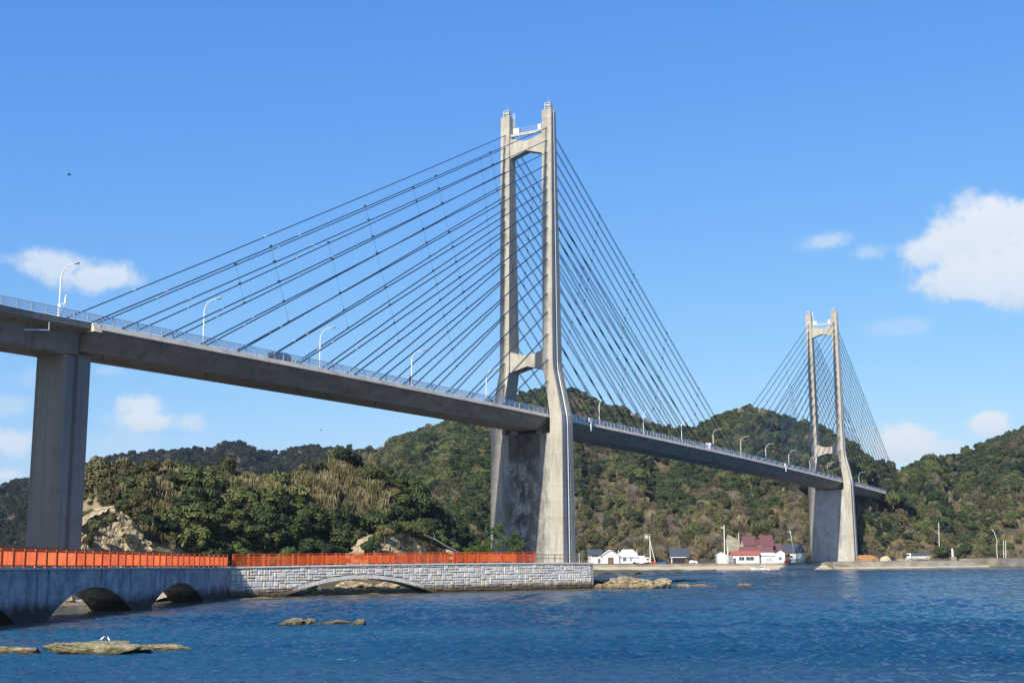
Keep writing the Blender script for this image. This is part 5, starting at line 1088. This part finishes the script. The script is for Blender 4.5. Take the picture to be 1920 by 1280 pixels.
for a in np.linspace(0, 6.28, 5)[:-1]: trk.tube([(0, .05, -2.2), (.9 * math.cos(a), .9 * math.sin(a), -1.0), (1.7 * math.cos(a + .3), 1.7 * math.sin(a + .3), .2)], [.13, .09, .04], 5)
TRK = trk.mesh('tree_trunk', M['bark'])
LAB = {'dark': ('evergreen_tree', 'dark evergreen tree'), 'mid': ('broadleaf_tree', 'mid green leafy tree'), 'olive': ('olive_green_tree', 'dull olive green tree'), 'bright': ('bright_green_tree', 'fresh green bushy tree'), 'bare': ('bare_tree', 'bare grey-brown twiggy tree')}
def tree(kind, x, y, z, sc, label, group, rnd=random):
    nm, _ = LAB[kind]; t = thing(nm, label, 'tree', (x, y, z), rnd.uniform(0, 6.28), group)
    me = V_[kind, rnd.randrange(CNT[kind])]; c = link('crown', me, t, (0, 0, 2.3 * sc)); c.scale = (sc * rnd.uniform(.9, 1.15), sc * rnd.uniform(.9, 1.15), sc * rnd.uniform(.85, 1.1))
    tr = link('trunk', TRK, t, (0, 0, 2.3 * sc)); tr.scale = (sc, sc, sc); return t
def mz(x, y): return float(mound_z(np.array([x]), np.array([y]))[0])
rt = random.Random(21); n_t = 0
def px_of(x, y): return 960 + 2285 * x / (y * .985)
where = lambda p, f: ('at the left end of the mound' if p < 290 else 'on the left half of the mound' if p < 480 else 'in the middle of the mound' if p < 640 else 'on the right shoulder of the mound') + (', low by the fence' if f < .25 else ', halfway up' if f < .62 else ', along its crest')
for iy in range(8):
    for ix in range(36):
        s1_ = -96 + ix * 3.0 + rt.uniform(-1.3, 1.3); t_ = -.03 + iy * .15 + rt.uniform(-.06, .06); x, y = sw_xy(s1_, FW - t_ * DW)
        p = px_of(x, y); H = float(np.interp(s1_, MS, MZ))
        if H < 3.5 or p > 880: continue
        z = mz(x, y)
        if 160 < p < 298 and t_ < .34: continue            # the bare cliffs
        if 298 <= p < 360 and t_ < .10: continue
        cane = (552 < p < 725 and .38 < t_ < .95) or (425 < p < 552 and t_ > .62 and rt.random() < .7) or (275 < p < 335 and .34 < t_ < .9 and rt.random() < .75)
        if cane and rt.random() < .9: continue
        k = 'dark' if p > 735 or (t_ > .9 and p > 560) else rt.choice(['mid', 'bright', 'dark', 'mid', 'dark'] if t_ < .4 else ['mid', 'olive', 'dark', 'mid'])
        if p < 290: k = rt.choice(['olive', 'mid', 'olive', 'dark'])
        sc = rt.uniform(.62, 1.0) * (.9 if t_ > .8 else 1) * (1 + .25 * (p - 300) / 500) * (.72 if s1_ > -16 else 1)
        tree(k, x, y, z - .4, sc, LAB[k][1] + ' ' + where(p, t_), 'trees and bushes covering the mound', rt); n_t += 1
print('mound trees', n_t)
for px, py, sc, k in ((208, 972, .34, 'olive'), (312, 985, .55, 'dark'), (324, 1004, .45, 'mid'), (176, 985, .35, 'mid'), (352, 1014, .42, 'dark'), (378, 1022, .5, 'mid'), (168, 1012, .3, 'olive'), (232, 950, .4, 'mid'), (262, 934, .4, 'olive')):
    q_ = on_w(px, py, -12.5); tree(k, q_.x, q_.y, q_.z - 2.2 * sc, sc, 'small ' + LAB[k][1].replace('tree', 'bush') + ' clinging to the left cliff', 'trees and bushes covering the mound', rt)
for i in range(13):
    s1_ = -99 + i * 1.45 + rt.uniform(-.3, .3); w1_ = -16.2 - rt.uniform(0, 3.5); x, y = sw_xy(s1_, w1_); k = rt.choice(['mid', 'olive', 'dark', 'olive']); sc = rt.uniform(.4, .68)
    zt_ = float(np.interp(s1_, [-100, -97, -92, -88, -80], [5, 8.5, 12, 12.5, 9.5])); tree(k, x, y, max(mz(x, y), zt_) - 1.6 * sc, sc, LAB[k][1].replace('tree', 'bush') + ' overhanging the brow of the left cliff', 'trees and bushes covering the mound', rt)
for px, py, w1_, sc, k in ((704, 1012, 10.8, .4, 'mid'), (722, 996, 10.6, .45, 'olive'), (740, 990, 9.8, .5, 'dark'), (762, 990, 9.8, .5, 'mid'), (784, 994, 9.8, .5, 'dark'), (806, 1000, 10.2, .45, 'mid'), (828, 1012, 10.4, .4, 'bright'), (850, 1026, 10.8, .35, 'mid'), (748, 1026, 13.4, .2, 'olive'), (690, 1024, 11, .45, 'dark'), (768, 1030, 13.6, .2, 'mid')):
    q_ = on_w(px, py, w1_); tree(k, q_.x, q_.y, q_.z - 2.2 * sc, sc, 'small ' + LAB[k][1].replace('tree', 'bush') + ' growing on the right rock outcrop', 'trees and bushes covering the mound', rt)
# dry canes on the mound: nobody could count them
pts = []
for _ in range(2000):
    s1_ = rt.uniform(-95, 5); t_ = rt.uniform(.03, 1.25); x, y = sw_xy(s1_, FW - t_ * DW); p = px_of(x, y)
    if (548 < p < 728 and .36 < t_ < 1.0) or (420 < p < 552 and t_ > .6) or (275 < p < 335 and .3 < t_) or (rt.random() < .10 and t_ > .35) or (rt.random() < .5 and 165 < p < 300 and .28 < t_ < .42) or (690 < p < 745 and .12 < t_ < .6): pts.append((x, y, mz(x, y) - .2))
def scatter(name, pts, scl, rots, idx, meshes, label=None):
    me = bpy.data.meshes.new(name); me.from_pydata([tuple(p) for p in pts], [], [])
    for an_, tp, arr in (('scl', 'FLOAT_VECTOR', scl), ('rot', 'FLOAT_VECTOR', rots)):
        a = me.attributes.new(an_, tp, 'POINT'); a.data.foreach_set('vector', np.asarray(arr, np.float32).reshape(-1))
    a = me.attributes.new('idx', 'INT', 'POINT'); a.data.foreach_set('value', np.asarray(idx, np.int32))
    o = bpy.data.objects.new(name, me); C.objects.link(o); o['kind'] = 'stuff'
    if label: o['label'] = label
    ng = bpy.data.node_groups.new(name + '_scatter', 'GeometryNodeTree'); ng.interface.new_socket('Geometry', in_out='INPUT', socket_type='NodeSocketGeometry'); ng.interface.new_socket('Geometry', in_out='OUTPUT', socket_type='NodeSocketGeometry')
    gi, go = ng.nodes.new('NodeGroupInput'), ng.nodes.new('NodeGroupOutput'); ip_ = ng.nodes.new('GeometryNodeInstanceOnPoints'); col = bpy.data.collections.new(name + '_source')
    for i, m_ in enumerate(meshes): so = bpy.data.objects.new('%s_source_%02d' % (name, i), m_); col.objects.link(so)
    ci = ng.nodes.new('GeometryNodeCollectionInfo'); ci.inputs['Collection'].default_value = col; ci.inputs['Separate Children'].default_value = True; ci.inputs['Reset Children'].default_value = True
    def na(n_, tp): q_ = ng.nodes.new('GeometryNodeInputNamedAttribute'); q_.data_type = tp; q_.inputs['Name'].default_value = n_; return q_.outputs['Attribute']
    l = ng.links.new; l(gi.outputs[0], ip_.inputs['Points']); l(ci.outputs[0], ip_.inputs['Instance']); ip_.inputs['Pick Instance'].default_value = True
    l(na('idx', 'INT'), ip_.inputs['Instance Index']); er = ng.nodes.new('FunctionNodeEulerToRotation'); l(na('rot', 'FLOAT_VECTOR'), er.inputs[0]); l(er.outputs[0], ip_.inputs['Rotation']); l(na('scl', 'FLOAT_VECTOR'), ip_.inputs['Scale']); l(ip_.outputs[0], go.inputs[0])
    md = o.modifiers.new('scatter', 'NODES'); md.node_group = ng; return o
def srand(n, lo, hi, rs_=1.): s = rng.uniform(lo, hi, n); return np.stack([s * rng.uniform(.85, 1.2, n), s * rng.uniform(.85, 1.2, n), s * rng.uniform(.8, 1.15, n) * rs_], 1), np.stack([rng.normal(0, .08, n), rng.normal(0, .08, n), rng.uniform(0, 6.28, n)], 1)
s_, r__ = srand(len(pts), .30, .62); scatter('dry_canes', pts, s_, r__, rng.integers(0, 3, len(pts)), [V_['cane', 0], V_['cane', 1], V_['greencane']], 'tall dry tan canes standing over the upper mound')
# low scrub tufts on cliffs and mound floor
pts = []
for _ in range(1700):
    s1_ = rt.uniform(-97, 10); t_ = rt.uniform(-.05, 1.2); x, y = sw_xy(s1_, FW - t_ * DW); p = px_of(x, y)
    if 160 < p < 300 and t_ < .3 and rt.random() < .8: continue
    pts.append((x, y, mz(x, y) + .1))
s_, r__ = srand(len(pts), .16, .34, .8); scatter('scrub', pts, s_, r__, rng.integers(0, 4, len(pts)), [V_['olive', 0], V_['mid', 0], V_['bright', 1], V_['cane', 1]], 'low scrub filling the gaps on the mound')
# the far woods
def bareness(az, r, rf, r1):
    u = (r - rf) / (r1 - rf); n = mnoise.noise(Vector((az * .42, r * .017, 5))) + .5 * mnoise.noise(Vector((az * 1.1, r * .04, 8)))
    b = .22 + n * 1.05
    if az > 1.6 and az < 14.2: b += .72 * max(0, 1 - u / .34)
    if az > 16.5: b += .25 * max(0, 1 - u / .5)
    if az < -9: b -= .1
    return b
big = []; mass = []
for az in np.arange(-27.5, 29, .32):
    r1 = np.interp(az, *R1); rf = np.interp(az, *RF); r = rf + 1 + rng.uniform(0, 3)
    while r < r1 + 45:
        a = az + rng.uniform(-.25, .25); rr_ = r + rng.uniform(-2, 2); x, y = rr_ * math.sin(R(a)), rr_ * math.cos(R(a)); z = float(hill_z(np.array([x]), np.array([y]))[0])
        b = bareness(a, rr_, rf, r1); n2 = mnoise.noise(Vector((a * .35, rr_ * .012, 20)))
        if b > .62: k = 'bare' if rng.random() < .62 else rng.choice(['cane', 'olive', 'olive'])
        elif b > .40: k = rng.choice(['bare', 'olive', 'olive', 'mid', 'dark'])
        else: k = ('dark' if n2 < -.02 or rng.random() < .35 else 'mid') if rng.random() < .80 else rng.choice(['olive', 'olive', 'bright', 'mid'])
        if a < -8.6: k = 'shaded' if rng.random() < .85 else 'bare'
        u = (rr_ - rf) / (r1 - rf); sc = (.72 + .22 * min(1, u * 3)) * (rng.uniform(.55, 1.0) if rng.random() < .7 else rng.uniform(1.0, 1.55)) * (1.15 if a < -9 else 1)
        if u > .85: sc = min(sc, 1.05)
        if k == 'bare': sc *= .85
        if k == 'cane': sc *= .8
        # the clearing under the deck's end and round the tower foot
        s_loc = (x - TX) * DX + (y - TY) * DY; w_loc = (x - TX) * DY - (y - TY) * DX
        if abs(w_loc) < 7 and 240 < s_loc < 345 and z + 5 > 27: pass
        elif abs(w_loc) < 11 and 238 < s_loc < 262: pass
        elif abs(w_loc) < 10 and -15 < s_loc < 15: pass
        else: (big if (k != 'cane' and rr_ < rf + 16 and a > -1.5) else mass).append((a, rr_, x, y, z, k, sc))
        r += rng.uniform(3.4, 6.0) * (1 + .25 * min(1, u * 2)) * (1.5 if a < -9 else 1)
big.sort(key=lambda e: e[1] / e[6]); mass += big[240:]; big = big[:240]
def where2(a): p = 960 + 2320 * math.tan(R(a)); return 'behind the near tower' if p < 1080 else 'on the slope above the white gabled house' if p < 1240 else 'above the dark-roofed shed' if p < 1340 else 'above the orange-roofed house' if p < 1440 else 'left of the far tower' if p < 1530 else 'by the far tower' if p < 1640 else 'behind the sand heaps and truck' if p < 1760 else 'near the right edge'
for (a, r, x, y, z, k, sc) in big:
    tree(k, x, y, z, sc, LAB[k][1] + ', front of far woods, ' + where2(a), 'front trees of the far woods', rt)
src = []; base = {}
for k in ('dark', 'mid', 'olive', 'bright', 'bare', 'cane', 'shaded'):
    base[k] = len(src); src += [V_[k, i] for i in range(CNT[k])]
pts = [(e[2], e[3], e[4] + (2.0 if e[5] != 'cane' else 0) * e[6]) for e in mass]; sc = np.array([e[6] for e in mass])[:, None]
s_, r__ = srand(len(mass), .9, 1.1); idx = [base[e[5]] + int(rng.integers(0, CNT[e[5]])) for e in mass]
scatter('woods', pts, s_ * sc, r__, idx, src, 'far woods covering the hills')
print('big', len(big), 'mass', len(mass))
# undergrowth on the hills
ug = []
for _ in range(5200):
    a = rng.uniform(-9, 27); rf = np.interp(a, *RF); r = rf + 2 + abs(rng.normal(0, 1)) * 60; x, y = r * math.sin(R(a)), r * math.cos(R(a)); s_loc = (x - TX) * DX + (y - TY) * DY; w_loc = (x - TX) * DY - (y - TY) * DX
    if abs(w_loc) < 11 and s_loc < 262: continue
    ug.append((x, y, float(hill_z(np.array([x]), np.array([y]))[0])))
s_, r__ = srand(len(ug), .28, .6); scatter('undergrowth', ug, s_, r__, rng.choice([0, 1, 2, 3, 3, 4, 1], len(ug)), [V_['olive', 0], V_['bare', 0], V_['mid', 1], V_['cane', 0], V_['dark', 0]], 'undergrowth on the hillsides')
# trees filling the land behind the islet, between mound and near tower
for i, (px, Y, sc, k) in enumerate([(884, 286, .9, 'mid'), (902, 286, .9, 'olive'), (916, 276, .8, 'mid'), (893, 272, .7, 'mid'), (875, 270, .55, 'olive'), (908, 264, .6, 'mid'), (925, 285, 1.0, 'olive')]):
    p = P0(px, Y, 3.2); tree(k, p.x, p.y, 3.2, sc, LAB[k][1] + ' between the mound and the near tower', 'trees between mound and near tower', rt)
# shrubs closing round the landward end of the deck
for i, (s1_, w1_, sc) in enumerate([(326, 7.5, 1.2), (331, 6.0, 1.3), (336, 4.0, 1.4), (334, 0, 1.4), (337, -4, 1.4), (341, 2, 1.5), (330, 9.5, 1.3), (338, 8, 1.5), (343, -2, 1.5), (330, -7, 1.2), (322, 9, 1.1), (345, 6, 1.6), (335, 12, 1.4)]):
    x, y = sw_xy(s1_, w1_); zg = float(hill_z(np.array([x]), np.array([y]))[0]); k = ('dark', 'mid', 'olive')[i % 3]; tree(k, x, y, max(zg, 31.8 - 4.6 * sc), sc, LAB[k][1] + ' at the landward end of the bridge deck', 'trees at the end of the bridge', rt)
# pine in front of the near tower
def pine(px, Y, h, label, spread):
    b = P0(px, Y, 3.7); t = thing('pine_tree', label, 'tree', b, 0, None); g = random.Random(int(px))
    m = MB(); m.tube([(0, 0, -.5), (.1, 0, h * .35), (-.15, .1, h * .7), (0, 0, h * .95)], [.17, .13, .09, .04], 7); ends = [(0, 0, h)]
    for i in range(11):
        zz = h * (.25 + .065 * i); a = i * 2.4; l = spread * (1.1 - .07 * i) * g.uniform(.7, 1.1); q_ = (l * math.cos(a), l * math.sin(a) * .8, zz + .5); m.tube([(0, 0, zz), (q_[0] * .5, q_[1] * .5, zz + .1), q_], [.07, .05, .025], 5); ends.append(q_); ends.append((q_[0] * .6, q_[1] * .6, zz + .45))
    link('trunk', m.mesh('pine_trunk', M['bark']), t)
    nd = MB()
    for e in ends:
        for c in range(3):
            o_ = Vector(e) + Vector((g.gauss(0, .28), g.gauss(0, .28), g.gauss(0, .12)))
            for k in range(46):
                d = Vector((g.gauss(0, 1), g.gauss(0, 1), g.gauss(.5, .7))).normalized(); x = d.cross(Vector((g.random(), g.random(), g.random()))).normalized() * .022; p = o_ + d * .04; q_ = o_ + d * g.uniform(.28, .46); nd.add([p - x, p + x, q_ + x * .6, q_ - x * .6], [(0, 1, 2, 3)])
    link('crown', nd.mesh('pine_needles', M['pine']), t)
pine(932, 187, 5.6, 'pine tree with bright needle tufts before the near tower', 2.3)
pine(966, 188, 4.3, 'smaller leaning pine right of the main pine', 1.2)
pine(903, 188, 2.4, 'low pine bush left of the main pine', 1.7)
pine(885, 187, 1.9, 'lowest pine bush behind the orange fence', 1.2)
# dead snag and fallen log on the mound
p = on_w(588, 890, -21); t = thing('dead_tree', 'pale forked dead tree standing in the canes on the mound', 'tree', p); m = MB()
for q_ in ([(0, 0, -2), (-.1, 0, .6), (-1.4, 0, 2.6)], [(-.1, 0, .6), (.2, 0, 1.6), (1.9, 0, 2.9)], [(-.4, 0, 1.2), (-.6, 0, 2.9)], [(.2, 0, 1.5), (.3, 0, 2.8)], [(.9, 0, 2.1), (1.1, 0, 3.1)]): m.tube(q_, .05, 6)
link('branches', m.mesh('snag', M['bark']), t)
pa, pb = on_w(796, 1002, 12.6), on_w(864, 1037, 13.2); m = MB(); m.tube([pa, pa * .7 + pb * .3 + Vector((0, 0, .12)), pa * .35 + pb * .65 + Vector((0, .1, -.05)), pb], [.06, .12, .13, .07], 7); m.tube([pa * .7 + pb * .3, pa * .8 + pb * .2 + Vector((.2, 0, .9))], .04, 5); tag(m.build('fallen_log', M['palebark']), 'pale fallen log sloping over the right end of the rock outcrop', 'log')
# roadside rail glimpsed on the right hill
m = MB(); a, b = at(1738, 908, 600), at(1760, 914, 600)
m.bar(a, b, .25, .4)
for k in range(5): q_ = a + (b - a) * k / 4; m.bar(q_ - Vector((0, 0, 2)), q_, .2)
tag(m.build('guardrail', M['rail']), 'short pale guardrail of a road among trees right of the bridge end', 'guardrail')

# ------------------------------------------------------------------ air
hz = MB(); hz.box((-2500, -2500, -16), (2500, 2500, 240)); ho = hz.build('haze', M['white']); ho['kind'] = 'stuff'
hm_ = bpy.data.materials.new('air'); hm_.use_nodes = True; nt = hm_.node_tree; nt.nodes.clear(); o_ = nt.nodes.new('ShaderNodeOutputMaterial'); v_ = nt.nodes.new('ShaderNodeVolumePrincipled')
v_.inputs['Density'].default_value = .00008; v_.inputs['Color'].default_value = (.72, .84, 1, 1); v_.inputs['Anisotropy'].default_value = .3; nt.links.new(v_.outputs[0], o_.inputs['Volume'])
ho.data.materials.clear(); ho.data.materials.append(hm_)
